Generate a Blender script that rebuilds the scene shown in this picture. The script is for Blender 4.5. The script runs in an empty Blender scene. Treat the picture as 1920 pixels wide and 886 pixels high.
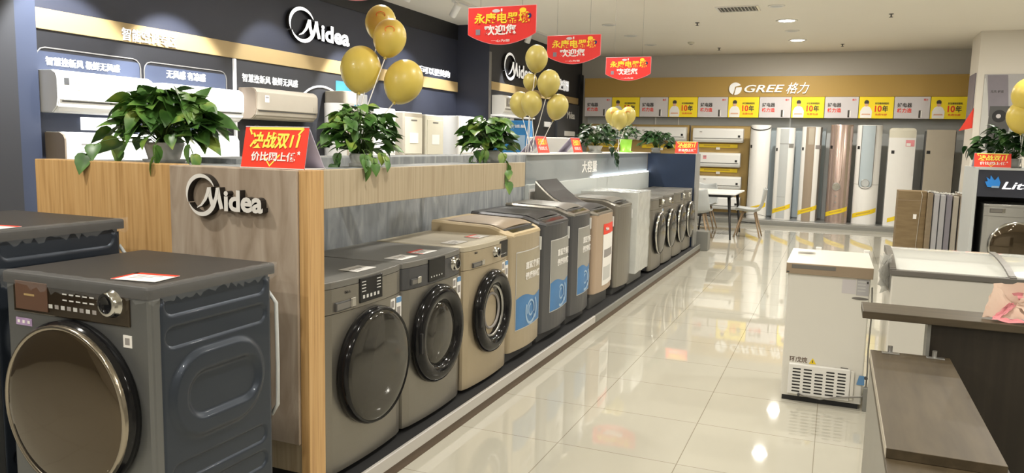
import bpy, bmesh, math, random
from mathutils import Matrix, Vector
S = bpy.context.scene
C = S.collection
PI = math.pi
R = math.radians

# ------------------------------------------------------------------ camera
F, YAW, PITCH, ROLL = 1447.8, .394542, -.120273, .0222573
def _cam_axes():
    f = Vector((-math.sin(YAW), math.cos(YAW), 0)); r = Vector((math.cos(YAW), math.sin(YAW), 0)); u = Vector((0, 0, 1))
    cp, sp = math.cos(PITCH), math.sin(PITCH)
    f2 = f*cp + u*sp; u2 = u*cp - f*sp
    c, s = math.cos(ROLL), math.sin(ROLL)
    return r*c + u2*s, u2*c - r*s, f2
_r, _u, _f = _cam_axes()
cam = bpy.data.cameras.new('camera'); cam.sensor_width = 36; cam.lens = F/1920*36; cam.clip_start = .05; cam.clip_end = 100
cam_ob = bpy.data.objects.new('camera', cam); C.objects.link(cam_ob)
cam_ob.matrix_world = Matrix(((_r.x, _u.x, -_f.x, 0), (_r.y, _u.y, -_f.y, 0), (_r.z, _u.z, -_f.z, 1.5), (0, 0, 0, 1)))
S.camera = cam_ob

# ------------------------------------------------------------------ world, exposure
CEIL = 3.45
S.view_settings.view_transform = 'Standard'; S.view_settings.look = 'None'
S.view_settings.gamma = 1; S.view_settings.exposure = 0.0; S.view_settings.use_curve_mapping = False
W = bpy.data.worlds.new('world'); S.world = W; W.use_nodes = True
W.node_tree.nodes['Background'].inputs[0].default_value = (.75, .8, .9, 1); W.node_tree.nodes['Background'].inputs[1].default_value = .5
DOWN_POWER = 40; SPOT_POWER = 190; WASH_POWER = 60
DOWN_COL = (1, .95, .86); SPOT_COL = (.93, .96, 1)

# ------------------------------------------------------------------ materials
MATS = {}
def _new(name):
    m = bpy.data.materials.new(name); m.use_nodes = True; MATS[name] = m
    nt = m.node_tree; b = nt.nodes['Principled BSDF']; return m, nt, b
def mat(name, col, rough=.5, metal=0, var=.06, scale=8, bump=0, coat=0, trans=0, emit=None, es=1, ior=1.45, spec=.5, alpha=1, stretch=(1, 1, 1)):
    m, nt, b = _new(name); N = nt.nodes; L = nt.links
    tc = N.new('ShaderNodeTexCoord'); mp = N.new('ShaderNodeMapping'); mp.inputs['Scale'].default_value = stretch
    nz = N.new('ShaderNodeTexNoise'); nz.inputs['Scale'].default_value = scale; nz.inputs['Detail'].default_value = 4
    L.new(tc.outputs['Object'], mp.inputs[0]); L.new(mp.outputs[0], nz.inputs['Vector'])
    mx = N.new('ShaderNodeMix'); mx.data_type = 'RGBA'
    mx.inputs[6].default_value = tuple(max(0, c*(1-var)) for c in col)+(1,); mx.inputs[7].default_value = tuple(min(1, c*(1+var)) for c in col)+(1,)
    L.new(nz.outputs['Fac'], mx.inputs[0]); L.new(mx.outputs[2], b.inputs['Base Color'])
    b.inputs['Roughness'].default_value = rough; b.inputs['Metallic'].default_value = metal; b.inputs['IOR'].default_value = ior
    b.inputs['Coat Weight'].default_value = coat; b.inputs['Coat Roughness'].default_value = .05
    b.inputs['Transmission Weight'].default_value = trans; b.inputs['Specular IOR Level'].default_value = spec
    b.inputs['Alpha'].default_value = alpha
    if emit: b.inputs['Emission Color'].default_value = tuple(emit)+(1,); b.inputs['Emission Strength'].default_value = es
    if bump:
        bp = N.new('ShaderNodeBump'); bp.inputs['Strength'].default_value = bump; bp.inputs['Distance'].default_value = .01
        L.new(nz.outputs['Fac'], bp.inputs['Height']); L.new(bp.outputs[0], b.inputs['Normal'])
    return m
def ramp_mat(name, cols, scale, stretch, rough=.5, detail=6, dist=0, bump=0, coat=0):
    m, nt, b = _new(name); N = nt.nodes; L = nt.links
    tc = N.new('ShaderNodeTexCoord'); mp = N.new('ShaderNodeMapping'); mp.inputs['Scale'].default_value = stretch
    nz = N.new('ShaderNodeTexNoise'); nz.inputs['Scale'].default_value = scale; nz.inputs['Detail'].default_value = detail; nz.inputs['Distortion'].default_value = dist
    cr = N.new('ShaderNodeValToRGB'); e = cr.color_ramp.elements
    for i, c in enumerate(cols):
        p = .3+.4*i/(len(cols)-1)
        el = e[i] if i < 2 else e.new(p)
        el.position = p; el.color = tuple(c)+(1,)
    L.new(tc.outputs['Object'], mp.inputs[0]); L.new(mp.outputs[0], nz.inputs['Vector']); L.new(nz.outputs['Fac'], cr.inputs[0]); L.new(cr.outputs[0], b.inputs['Base Color'])
    b.inputs['Roughness'].default_value = rough; b.inputs['Coat Weight'].default_value = coat
    if bump:
        bp = N.new('ShaderNodeBump'); bp.inputs['Strength'].default_value = bump; bp.inputs['Distance'].default_value = .01
        L.new(nz.outputs['Fac'], bp.inputs['Height']); L.new(bp.outputs[0], b.inputs['Normal'])
    return m

# polished porcelain tile, 0.6 m grid
m, nt, b = _new('floor_tile'); N = nt.nodes; L = nt.links
tc = N.new('ShaderNodeTexCoord'); mp = N.new('ShaderNodeMapping'); mp.inputs['Location'].default_value = (.01+6, -3.565+6, 0)
br = N.new('ShaderNodeTexBrick'); br.offset = 0; br.squash = 1
br.inputs['Scale'].default_value = 1; br.inputs['Mortar Size'].default_value = .0022; br.inputs['Brick Width'].default_value = .6; br.inputs['Row Height'].default_value = .6
br.inputs['Mortar Smooth'].default_value = .1
br.inputs['Color1'].default_value = (.50, .48, .405, 1); br.inputs['Color2'].default_value = (.485, .465, .395, 1); br.inputs['Mortar'].default_value = (.27, .245, .19, 1)
L.new(tc.outputs['Object'], mp.inputs[0]); L.new(mp.outputs[0], br.inputs['Vector']); L.new(br.outputs['Color'], b.inputs['Base Color'])
b.inputs['Roughness'].default_value = .03; b.inputs['IOR'].default_value = 1.52
nz = N.new('ShaderNodeTexNoise'); nz.inputs['Scale'].default_value = 1.3; bp = N.new('ShaderNodeBump'); bp.inputs['Strength'].default_value = .015; bp.inputs['Distance'].default_value = .02
L.new(tc.outputs['Object'], nz.inputs['Vector']); L.new(nz.outputs['Fac'], bp.inputs['Height']); L.new(bp.outputs[0], b.inputs['Normal'])

mat('ceiling_paint', (.86, .82, .73), .9, var=.02, scale=1)
mat('wall_paint', (.62, .60, .55), .9, var=.02, scale=1)
mat('column_paint', (.74, .70, .63), .55, var=.02, scale=1)
mat('navy_panel', (.026, .029, .044), .55, var=.1, scale=2)
mat('navy_edge', (.042, .052, .085), .5, var=.1, scale=2)
mat('black_panel', (.010, .010, .012), .5, var=.1, scale=2)
mat('charcoal_panel', (.030, .030, .033), .6, var=.1, scale=2)
mat('gold_panel', (.38, .27, .12), .5, var=.06, scale=2)
mat('ochre_panel', (.42, .27, .07), .55, var=.06, scale=1)
mat('ochre_board', (.45, .31, .11), .6, var=.06, scale=1)
mat('grey_backwall', (.60, .62, .62), .6, var=.04, scale=2)
ramp_mat('oak_warm', [(.42, .24, .09), (.56, .34, .14), (.62, .40, .18)], 5, (14, 14, .5), .45, dist=.3)
ramp_mat('oak_grey', [(.37, .29, .19), (.44, .36, .245), (.49, .405, .285)], 5, (14, 14, .5), .5, dist=.3)
ramp_mat('stone_panel', [(.28, .215, .155), (.38, .305, .235), (.46, .385, .31)], 2.2, (5, 5, 1.1), .6, detail=9, dist=1.2)
ramp_mat('concrete_panel', [(.20, .22, .235), (.29, .31, .33), (.42, .44, .45)], 2.4, (5, 5, 1.2), .6, detail=9, dist=1)
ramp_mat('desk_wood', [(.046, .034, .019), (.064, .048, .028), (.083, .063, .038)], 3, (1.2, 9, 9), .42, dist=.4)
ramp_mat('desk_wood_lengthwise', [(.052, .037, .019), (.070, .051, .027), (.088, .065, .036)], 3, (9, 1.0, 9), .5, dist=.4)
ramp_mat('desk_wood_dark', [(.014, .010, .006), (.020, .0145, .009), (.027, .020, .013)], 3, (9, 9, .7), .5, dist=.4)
ramp_mat('cardboard', [(.17, .115, .055), (.20, .14, .07), (.23, .165, .085)], 4, (1, 1, 6), .8)
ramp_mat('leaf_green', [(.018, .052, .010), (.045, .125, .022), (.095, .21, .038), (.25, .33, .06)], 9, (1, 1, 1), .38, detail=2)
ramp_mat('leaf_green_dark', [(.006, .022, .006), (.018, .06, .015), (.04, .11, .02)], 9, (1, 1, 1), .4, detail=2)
mat('stem_green', (.06, .12, .02), .6)
mat('white_plastic', (.80, .79, .76), .28, var=.015, coat=.2)
mat('bright_white', (.86, .86, .84), .35, var=.01)
mat('freezer_white', (.72, .70, .64), .32, var=.015, coat=.2)
mat('cream_plastic', (.66, .63, .52), .4, var=.02)
mat('pale_grey_plastic', (.50, .52, .52), .4, var=.03)
mat('blue_grey_strip', (.45, .52, .56), .35, var=.03)
mat('grey_trim', (.17, .16, .145), .4, var=.05)
mat('dark_trim', (.08, .08, .08), .4, var=.05)
mat('tan_trim', (.36, .28, .20), .32, .2, var=.05)
mat('slate_metal', (.040, .050, .068), .36, .5, var=.05, coat=.15)
mat('slate_front', (.17, .175, .175), .38, .6, var=.04)
mat('slate_top', (.040, .036, .033), .48, .0, var=.06)
mat('graphite_metal', (.27, .255, .225), .33, .75, var=.04, stretch=(1, 1, 30))
mat('graphite_top', (.17, .165, .15), .38, .2, var=.05)
mat('dark_graphite', (.10, .102, .11), .36, .6, var=.04)
mat('silver_metal', (.42, .42, .41), .3, .7, var=.04)
mat('champagne_metal', (.46, .385, .27), .38, .45, var=.03)
mat('champagne_light', (.58, .47, .30), .45, .1, var=.03)
mat('champagne_top', (.46, .41, .31), .4, .15, var=.03)
mat('rose_metal', (.50, .38, .33), .25, .6, var=.03, coat=.4)
mat('beige_panel', (.46, .41, .33), .4, .1, var=.03)
mat('tan_panel', (.36, .29, .22), .35, .2, var=.03)
mat('black_gloss', (.008, .008, .009), .10, var=.1, spec=.35)
mat('black_matte', (.015, .015, .016), .5, var=.1)
mat('brown_glass', (.085, .062, .036), .06, .65, var=.06, coat=.6)
mat('bronze_gloss', (.050, .036, .022), .08, .5, var=.1, coat=.6)
mat('smoke_glass', (.05, .047, .04), .07, .4, var=.06, coat=.15)
mat('chrome', (.55, .54, .51), .14, 1, var=.02)
mat('steel', (.5, .5, .49), .3, .9, var=.03)
mat('clear_glass', (.8, .85, .85), .03, trans=.9, alpha=.45)
mat('lid_glass', (.80, .82, .78), .06, var=.02, alpha=.55)
mat('film', (.75, .78, .80), .10, var=.1, scale=30, bump=.5, alpha=.07, coat=.3)
mat('film_heavy', (.60, .61, .58), .25, var=.15, scale=9, bump=.8, alpha=.80, coat=.3)
mat('bag_film', (.50, .50, .47), .2, var=.3, scale=14, bump=1, alpha=.65, coat=.5)
mat('red_print', (.72, .03, .025), .5, var=.04)
mat('sign_red', (.80, .045, .02), .45, var=.03)
mat('yellow_print', (.90, .66, .03), .5, var=.03)
mat('yellow_bright', (.95, .80, .10), .5, var=.03)
mat('yellow_poster', (.93, .72, .02), .5, var=.03)
mat('grey_poster', (.60, .57, .58), .5, var=.06, scale=2)
mat('white_print', (.85, .83, .80), .5, var=.01)
mat('lilac_paper', (.55, .50, .62), .7, var=.03)
mat('dark_print', (.05, .045, .04), .6, var=.05)
mat('grey_print', (.30, .28, .27), .6, var=.05)
mat('orange_print', (.8, .18, .04), .6, var=.05)
mat('skin_print', (.72, .42, .28), .6, var=.05)
mat('navy_print', (.02, .02, .12), .6)
mat('blue_print', (.055, .19, .42), .45, var=.25, scale=6)
mat('pale_blue_print', (.32, .46, .62), .45, var=.1)
mat('blue_board', (.03, .20, .48), .45, var=.1)
mat('swan_blue', (.03, .25, .75), .4)
mat('sticker_outline', (.55, .55, .53), .4)
mat('sticker_grey', (.33, .325, .30), .35, .3, var=.1)
mat('sticker_gold', (.42, .37, .27), .35, .3, var=.05)
mat('sticker_rim', (.62, .62, .60), .4)
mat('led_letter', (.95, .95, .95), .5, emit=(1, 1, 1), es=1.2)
mat('letter_face', (.78, .76, .72), .4, var=.01)
mat('letter_face_lit', (.85, .85, .85), .4, emit=(1, .98, .95), es=.35)
mat('letter_side', (.012, .010, .009), .3)
mat('led_strip', (1, 1, 1), .5, emit=(.92, .96, 1), es=14)
mat('lamp_face', (1, 1, 1), .5, emit=(1, .97, .90), es=30)
mat('spot_face', (1, 1, 1), .5, emit=(1, .98, .95), es=12)
mat('balloon_gold', (.62, .48, .095), .36, var=.05, coat=.12, scale=3)
mat('balloon_olive', (.48, .40, .11), .38, var=.05, coat=.1, scale=3)
mat('lime_pot', (.35, .75, .08), .4, var=.05)
mat('grey_pot', (.42, .42, .40), .5, var=.1)
mat('white_pot', (.62, .62, .58), .4, var=.05)
mat('soil', (.03, .02, .012), .9)
mat('pink_paper', (.80, .30, .33), .5, var=.15, scale=10)
mat('peach_paper', (.78, .58, .46), .5, var=.12, scale=8, alpha=.92)
mat('pale_wood', (.38, .27, .17), .5, var=.1)
mat('yellow_tag', (.85, .62, .02), .5, var=.05)
mat('amber_tag', (.60, .40, .04), .6)
mat('blue_tag', (.12, .27, .50), .5, var=.1)
mat('violet_tag', (.42, .30, .50), .5, var=.3, scale=30)
mat('brown_label', (.10, .05, .03), .6)
mat('gallery_grey', (.22, .20, .235), .5, var=.1)
mat('gallery_mid', (.42, .41, .42), .5, var=.1)
mat('teal_print', (.05, .22, .28), .5, var=.5, scale=5)
mat('cable', (.22, .21, .19), .5)
mat('glass_panel', (.32, .35, .36), .15, .1, var=.08, scale=1.2, coat=.4)
mat('pale_board', (.62, .66, .65), .4, var=.02)
mat('alu', (.62, .60, .58), .38, .5, var=.03)
mat('dull_alu', (.26, .26, .24), .45, .4, var=.05)
mat('brown_kick', (.11, .075, .05), .5, var=.1)
mat('navy_cabinet', (.010, .022, .052), .45, var=.08)
mat('grey_laminate', (.30, .285, .245), .5, var=.04)
mat('bronze_rim', (.36, .32, .26), .18, .9, var=.03)
mat('rose_satin', (.50, .38, .28), .38, .4, var=.03)
mat('letter_white', (.88, .88, .86), .4, var=.01, emit=(1, 1, 1), es=.12)
mat('carpet_black', (.008, .008, .009), .7)

# ------------------------------------------------------------------ mesh builder
def rrect(w, h, r, n=5, cx=0, cy=0):
    r = min(r, w/2-1e-4, h/2-1e-4); pts = []
    for sx, sy, a0 in ((1, 1, 0), (-1, 1, 90), (-1, -1, 180), (1, -1, 270)):
        for i in range(n+1):
            a = R(a0+90*i/n); pts.append((cx+sx*(w/2-r)+r*math.cos(a), cy+sy*(h/2-r)+r*math.sin(a)))
    return pts
def bow_plan(w, d, bow, r=.02, n=12):
    """plan outline of a machine: straight back and sides, bowed front (front at y = 0 .. -bow)"""
    pts = [(w/2, d), (-w/2, d)]
    for i in range(n+1):
        t = -1+2*i/n; x = t*(w/2); y = -bow*(1-t*t)
        if i == 0: pts += [(-w/2, r), (-w/2+r*.3, r*.3+y)]
        elif i == n: pts += [(w/2-r*.3, r*.3+y), (w/2, r)]
        else: pts.append((x, y))
    return pts
FRONT = Matrix(((1, 0, 0, 0), (0, 0, -1, 0), (0, 1, 0, 0), (0, 0, 0, 1)))   # local x,y,z -> x, z, -y (faces -Y)
class MB:
    def __init__(s): s.bm = bmesh.new(); s.mats = []; s.M = None
    def mi(s, m):
        if m not in s.mats: s.mats.append(m)
        return s.mats.index(m)
    def poly(s, verts, faces, m, M=None, smooth=False):
        M = M if M is not None else Matrix(); k = s.mi(m)
        vs = [s.bm.verts.new(M @ Vector(v)) for v in verts]
        for f in faces:
            try: fc = s.bm.faces.new([vs[i] for i in f])
            except ValueError: continue
            fc.material_index = k; fc.smooth = smooth
        return vs
    def box(s, x0, x1, y0, y1, z0, z1, m, b=0, M=None, seg=2):
        v = [(x, y, z) for z in (z0, z1) for y in (y0, y1) for x in (x0, x1)]
        f = [(0, 2, 3, 1), (4, 5, 7, 6), (0, 1, 5, 4), (2, 6, 7, 3), (0, 4, 6, 2), (1, 3, 7, 5)]
        if not b: s.poly(v, f, m, M); return
        t = bmesh.new(); vs = [t.verts.new(p) for p in v]
        for q in f: t.faces.new([vs[i] for i in q])
        bmesh.ops.bevel(t, geom=t.edges[:], offset=b, segments=seg, affect='EDGES', profile=.5)
        t.verts.ensure_lookup_table(); t.verts.index_update()
        s.poly([tuple(q.co) for q in t.verts], [[q.index for q in fc.verts] for fc in t.faces], m, M, smooth=False); t.free()
    def prism(s, pts, z0, z1, m, M=None, smooth=False, bev=0, pts_top=None, cap=True):
        """closed outline (x,y) extruded along z; bev chamfers the top rim"""
        n = len(pts); rings = [(pts, z0)]
        def shrink(p, d):
            cx = sum(a for a, _ in p)/n; cy = sum(c for _, c in p)/n; out = []
            for a, c in p:
                L = math.hypot(a-cx, c-cy) or 1; out.append((a-(a-cx)/L*d, c-(c-cy)/L*d))
            return out
        top = pts_top or pts
        if bev: rings += [(top, z1-bev), (shrink(top, bev*.3), z1-bev*.3), (shrink(top, bev), z1)]
        else: rings += [(top, z1)]
        v = [(a, c, z) for p, z in rings for a, c in p]; f = []
        for k in range(len(rings)-1):
            for i in range(n):
                j = (i+1) % n; f.append((k*n+i, k*n+j, (k+1)*n+j, (k+1)*n+i))
        s.poly(v, f, m, M, smooth)
        if cap:
            k = len(rings)-1
            s.poly([(a, c, rings[0][1]) for a, c in rings[0][0]], [list(range(n))[::-1]], m, M)
            s.poly([(a, c, rings[k][1]) for a, c in rings[k][0]], [list(range(n))], m, M)
    def lathe(s, prof, m, M=None, n=32, smooth=True, a0=0, a1=360):
        full = abs(a1-a0-360) < 1e-6; v = []; f = []; cols = n if full else n+1; k = len(prof)
        for i in range(cols):
            a = R(a0+(a1-a0)*i/n)
            for r, z in prof: v.append((r*math.cos(a), r*math.sin(a), z))
        for i in range(n):
            j = (i+1) % cols if full else i+1
            for q in range(k-1): f.append((i*k+q, j*k+q, j*k+q+1, i*k+q+1))
        s.poly(v, f, m, M, smooth)
    def cyl(s, r, z0, z1, m, M=None, n=20, r2=None, smooth=True):
        r2 = r if r2 is None else r2; s.lathe([(0, z0), (r, z0)], m, M, n, False); s.lathe([(r, z0), (r2, z1)], m, M, n, smooth); s.lathe([(r2, z1), (0, z1)], m, M, n, False)
    def tube(s, pts, r, m, M=None, n=8, closed=False):
        P = [Vector(p) for p in pts]; k = len(P); v = []; up = None
        for i, p in enumerate(P):
            if closed: d = (P[(i+1) % k]-P[i-1])
            else: d = (P[min(i+1, k-1)]-P[max(i-1, 0)])
            d.normalize()
            if up is None:
                up = Vector((0, 0, 1)) if abs(d.z) < .9 else Vector((1, 0, 0))
            a = d.cross(up); a.normalize(); c = a.cross(d); c.normalize(); up = c
            rr = r[i] if isinstance(r, (list, tuple)) else r
            for j in range(n):
                t = 2*PI*j/n; v.append(tuple(p+a*math.cos(t)*rr+c*math.sin(t)*rr))
        f = []
        for i in range(k if closed else k-1):
            q = (i+1) % k
            for j in range(n): f.append((i*n+j, i*n+(j+1) % n, q*n+(j+1) % n, q*n+j))
        if not closed: f += [list(range(n))[::-1], [(k-1)*n+j for j in range(n)]]
        s.poly(v, f, m, M, True)
    def ribbon(s, pts, widths, depth, m, M=None, side=None):
        """flat stroke in the x,y plane with its own thickness along z"""
        k = len(pts); v = []
        for i, (x, y) in enumerate(pts):
            a = pts[min(i+1, k-1)]; c = pts[max(i-1, 0)]; dx, dy = a[0]-c[0], a[1]-c[1]; L = math.hypot(dx, dy) or 1
            w = widths[i] if isinstance(widths, (list, tuple)) else widths
            nx, ny = -dy/L*w/2, dx/L*w/2
            v += [(x+nx, y+ny, depth), (x-nx, y-ny, depth), (x+nx, y+ny, 0), (x-nx, y-ny, 0)]
        ff = []; fs = []
        for i in range(k-1):
            q = i*4; w = q+4
            ff.append((q, q+1, w+1, w)); fs += [(q+2, w+2, w+3, q+3), (q, w, w+2, q+2), (q+1, q+3, w+3, w+1)]
        e = (k-1)*4
        fs += [(0, 2, 3, 1), (e, e+1, e+3, e+2)]
        s.poly(v, ff, m, M); s.poly(v, fs, side or m, M)
    def grid(s, fn, nu, nv, m, M=None, smooth=True, closed_u=False):
        v = [tuple(fn(i/(nu), j/(nv))) for j in range(nv+1) for i in range(nu+1)]
        f = [(j*(nu+1)+i, j*(nu+1)+i+1, (j+1)*(nu+1)+i+1, (j+1)*(nu+1)+i) for j in range(nv) for i in range(nu)]
        s.poly(v, f, m, M, smooth)
    def text(s, st, x0, x1, z0, z1, y, m, depth=.002, M=None, side=None, bold=.012, shear=0):
        """lettering on a plane facing -Y, fitted into the box x0..x1, z0..z1"""
        vs, fs = glyphs(st, bold, shear)
        xs = [p[0] for p in vs]; ys = [p[1] for p in vs]; ax, bx, ay, by = min(xs), max(xs), min(ys), max(ys)
        sx = (x1-x0)/(bx-ax); sz = (z1-z0)/(by-ay)
        v = [((x0+(p[0]-ax)*sx), y-(depth if p[2] > 0 else 0), z0+(p[1]-ay)*sz) for p in vs]
        zf = [f for f in fs if all(vs[i][2] > 0 for i in f)]; zs = [f for f in fs if not all(vs[i][2] > 0 for i in f)]
        s.poly(v, zf, m, M); s.poly(v, zs, side or m, M)
    def build(s, name, parent=None, M=None, sm=None):
        me = bpy.data.meshes.new(name)
        if M is not None: bmesh.ops.transform(s.bm, matrix=M, verts=s.bm.verts)
        s.bm.normal_update(); s.bm.to_mesh(me); s.bm.free()
        for k in s.mats: me.materials.append(MATS[k])
        o = bpy.data.objects.new(name, me); C.objects.link(o)
        if parent: o.parent = parent
        return o
_gl = {}
def glyphs(st, bold, shear):
    key = (st, bold, shear)
    if key not in _gl:
        cu = bpy.data.curves.new('t', 'FONT'); cu.body = st; cu.extrude = .01; cu.offset = bold; cu.shear = shear; cu.resolution_u = 3
        ob = bpy.data.objects.new('t', cu); C.objects.link(ob); bpy.context.view_layer.update()
        me = bpy.data.meshes.new_from_object(ob)
        _gl[key] = ([tuple(v.co) for v in me.vertices], [tuple(p.vertices) for p in me.polygons])
        bpy.data.objects.remove(ob); bpy.data.meshes.remove(me)
    return _gl[key]
def thing(name, label, cat, loc=(0, 0, 0), rz=0, group=None):
    o = bpy.data.objects.new(name, None); o.empty_display_size = .1; C.objects.link(o); o.location = loc; o.rotation_euler = (0, 0, rz)
    o['label'] = label; o['category'] = cat
    if group: o['group'] = group
    return o
def tag(o, label, cat, group=None, loc=None, rz=None):
    o['label'] = label; o['category'] = cat
    if group: o['group'] = group
    if loc is not None: o.location = loc
    if rz is not None: o.rotation_euler = (0, 0, rz)
    return o
def struct(name, mb):
    o = mb.build(name); o['kind'] = 'structure'; return o
def sbox(name, x0, x1, y0, y1, z0, z1, m, b=0):
    q = MB(); q.box(x0, x1, y0, y1, z0, z1, m, b); return struct(name, q)
def pbox(name, parent, x0, x1, y0, y1, z0, z1, m, b=0):
    q = MB(); q.box(x0, x1, y0, y1, z0, z1, m, b); return q.build(name, parent)
T = Matrix.Translation
def RX(a): return Matrix.Rotation(R(a), 4, 'X')
def RY(a): return Matrix.Rotation(R(a), 4, 'Y')
def RZ(a): return Matrix.Rotation(R(a), 4, 'Z')

# ================================================================== THE ROOM
sbox('floor', -9, 8, -6, 17.2, -.05, 0, 'floor_tile')
sbox('ceiling', -9, 8, -6, 17.2, CEIL, CEIL+.05, 'ceiling_paint')
sbox('wall_far', -9, 8, 17.0, 17.2, 0, CEIL, 'wall_paint')
sbox('wall_back', -9, 8, -6.2, -6, 0, CEIL, 'wall_paint')
sbox('wall_right', 8, 8.2, -6, 17, 0, CEIL, 'wall_paint')
q = MB()
q.box(-6.25, -6.05, -6, 4.13, 0, CEIL, 'charcoal_panel')
q.box(-6.25, -6.05, 4.13, 11.95, 0, CEIL, 'navy_panel')
struct('wall_left', q)
q = MB(); q.box(-6.25, -5.45, 11.95, 17.0, 0, CEIL, 'charcoal_panel'); struct('wall_left_inner', q)
sbox('trim_1', -6.05, -5.98, 4.13, 4.36, 0, 2.9, 'navy_edge')
sbox('trim_2', -6.05, -6.035, 4.13, 11.95, 3.2, CEIL, 'black_panel')
sbox('wall_left_pillar', -6.05, -5.9, 2.6, 4.13, 0, CEIL, 'charcoal_panel')
sbox('wall_right_column', 2.0, 7.9, 14.6, 15.46, 0, CEIL, 'column_paint')
# return wall face and black end strip of the inner wall
sbox('trim_3', -6.05, -5.45, 11.93, 11.95, 0, CEIL, 'navy_panel')
sbox('trim_4', -5.45, -5.43, 11.93, 11.99, 0, 3.0, 'grey_trim')
sbox('trim_5', -5.45, -5.40, 16.75, 16.98, 0, 3.05, 'black_panel')

# display wall dressing on the left
o = tag(pbox('fascia_band', None, -6.05, -6.01, 4.37, 11.9, 2.335, 2.5, 'gold_panel', .003), 'long golden fascia band running along the navy wall under the white logo', 'fascia band')
q = MB(); q.text('智能空调专区', 5.19, 5.81, 2.345, 2.455, 0, 'led_letter', .015, side='letter_face', bold=.004); q.build('lettering', o, T((-6.01, 0, 0)) @ RZ(90))
o = tag(pbox('backing_panel', None, -6.05, -6.03, 4.37, 6.6, .4, 2.335, 'black_panel'), 'black backing panel behind the two white air conditioners at the far left', 'wall panel')
for (y0, y1, ztop) in ((4.30, 5.40, 2.19), (5.44, 6.50, 2.18)):
    q = MB(); y0 = max(y0, 4.38)
    pts = [(y0, .5), (y0, ztop-.08)] + [(y0+.08-.08*math.cos(R(a)), ztop-.08+.08*math.sin(R(a))) for a in (30, 60, 90)] + [(y1-.08+.08*math.sin(R(a)), ztop-.08+.08*math.cos(R(a))) for a in (0, 30, 60, 90)] + [(y1, .5)]
    q.tube([(-6.025, a, c) for a, c in pts], .006, 'grey_trim', n=6)
    q.box(-6.031, -6.026, y0+.01, y1-.01, .5, ztop-.03, 'navy_edge'); q.build('outline_panel', o)
for st, y0, y1, z0, z1 in (('智慧换新风 极鲜无风感', 4.46, 5.17, 2.05, 2.12), ('无风感 有凉感', 5.70, 6.20, 2.05, 2.13)):
    q = MB(); q.text(st, y0, y1, z0, z1, 0, 'led_letter', .008, bold=.006); q.build('lettering', o, T((-6.026, 0, 0)) @ RZ(90))
o = tag(pbox('backing_panel', None, -6.05, -6.03, 6.66, 8.98, .4, 2.335, 'charcoal_panel'), 'charcoal backing panel behind the champagne air conditioner with an arc of light on it', 'wall panel')
q = MB(); q.text('智慧换新风 极鲜无风感', 6.74, 7.68, 2.10, 2.19, 0, 'letter_face_lit', .008, bold=.006); q.build('lettering', o, T((-6.03, 0, 0)) @ RZ(90))
q = MB(); q.tube([(-6.02, 8.15+.55*math.cos(R(a)), 1.70+.45*math.sin(R(a))) for a in range(0, 181, 10)], .014, 'letter_face_lit', n=6); q.build('light_arc', o)
pbox('printed_picture', o, -6.03, -6.026, 8.45, 8.97, 1.3, 2.25, 'teal_print')
for k in range(3):
    q = MB(); q.tube([(-6.02, 6.95+.33*k+.075*math.cos(R(a)), 1.56+.075*math.sin(R(a))) for a in range(0, 360, 20)], .005, 'grey_trim', n=5, closed=True); q.build('round_icon', o)
for y, lab in ((6.62, 'thin white light bar between the black and the charcoal wall panels'), (9.02, 'thin white light bar at the end of the charcoal panel beside the teal picture')):
    tag(pbox('light_bar', None, -6.05, -6.01, y-.015, y+.015, .6, 2.33, 'letter_face_lit'), lab, 'light bar')
q = MB(); q.text('智能生活可以更美的', 10.0, 11.66, 2.55, 2.66, 0, 'led_letter', .015, bold=.006)
tag(q.build('wall_lettering', None, T((-6.05, 0, 0)) @ RZ(90)), 'small white lit characters on the navy wall above the far end of the gold band', 'sign lettering')

# inner (second) wall section
o = tag(pbox('fascia_band', None, -5.45, -5.42, 12.0, 16.7, 2.385, 2.52, 'gold_panel', .003), 'short golden fascia band on the farther dark wall behind the upper balloons', 'fascia band')
q = MB(); q.text('智能空调', 14.6, 16.0, 2.62, 2.85, 0, 'letter_face_lit', .03, bold=.02); tag(q.build('wall_lettering', None, T((-5.45, 0, 0)) @ RZ(90)), 'white characters on the farther dark wall right of the round logo', 'sign lettering')
o = tag(pbox('metal_display_panel', None, -5.45, -5.40, 15.3, 16.72, .1, 2.36, 'dark_graphite', .004), 'dark brushed metal display panel at the end of the farther left wall', 'display panel')
q = MB(); q.text('Midea', 15.9, 16.4, 2.05, 2.2, 0, 'letter_face', .004); q.box(15.75, 16.45, -.004, 0, 1.68, 1.78, 'white_print'); q.box(15.6, 16.6, -.004, 0, 1.35, 1.45, 'white_print'); q.box(15.6, 16.6, -.004, 0, 1.2, 1.3, 'white_print')
q.build('printed_text', o, T((-5.40, 0, 0)) @ RZ(90))

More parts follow.
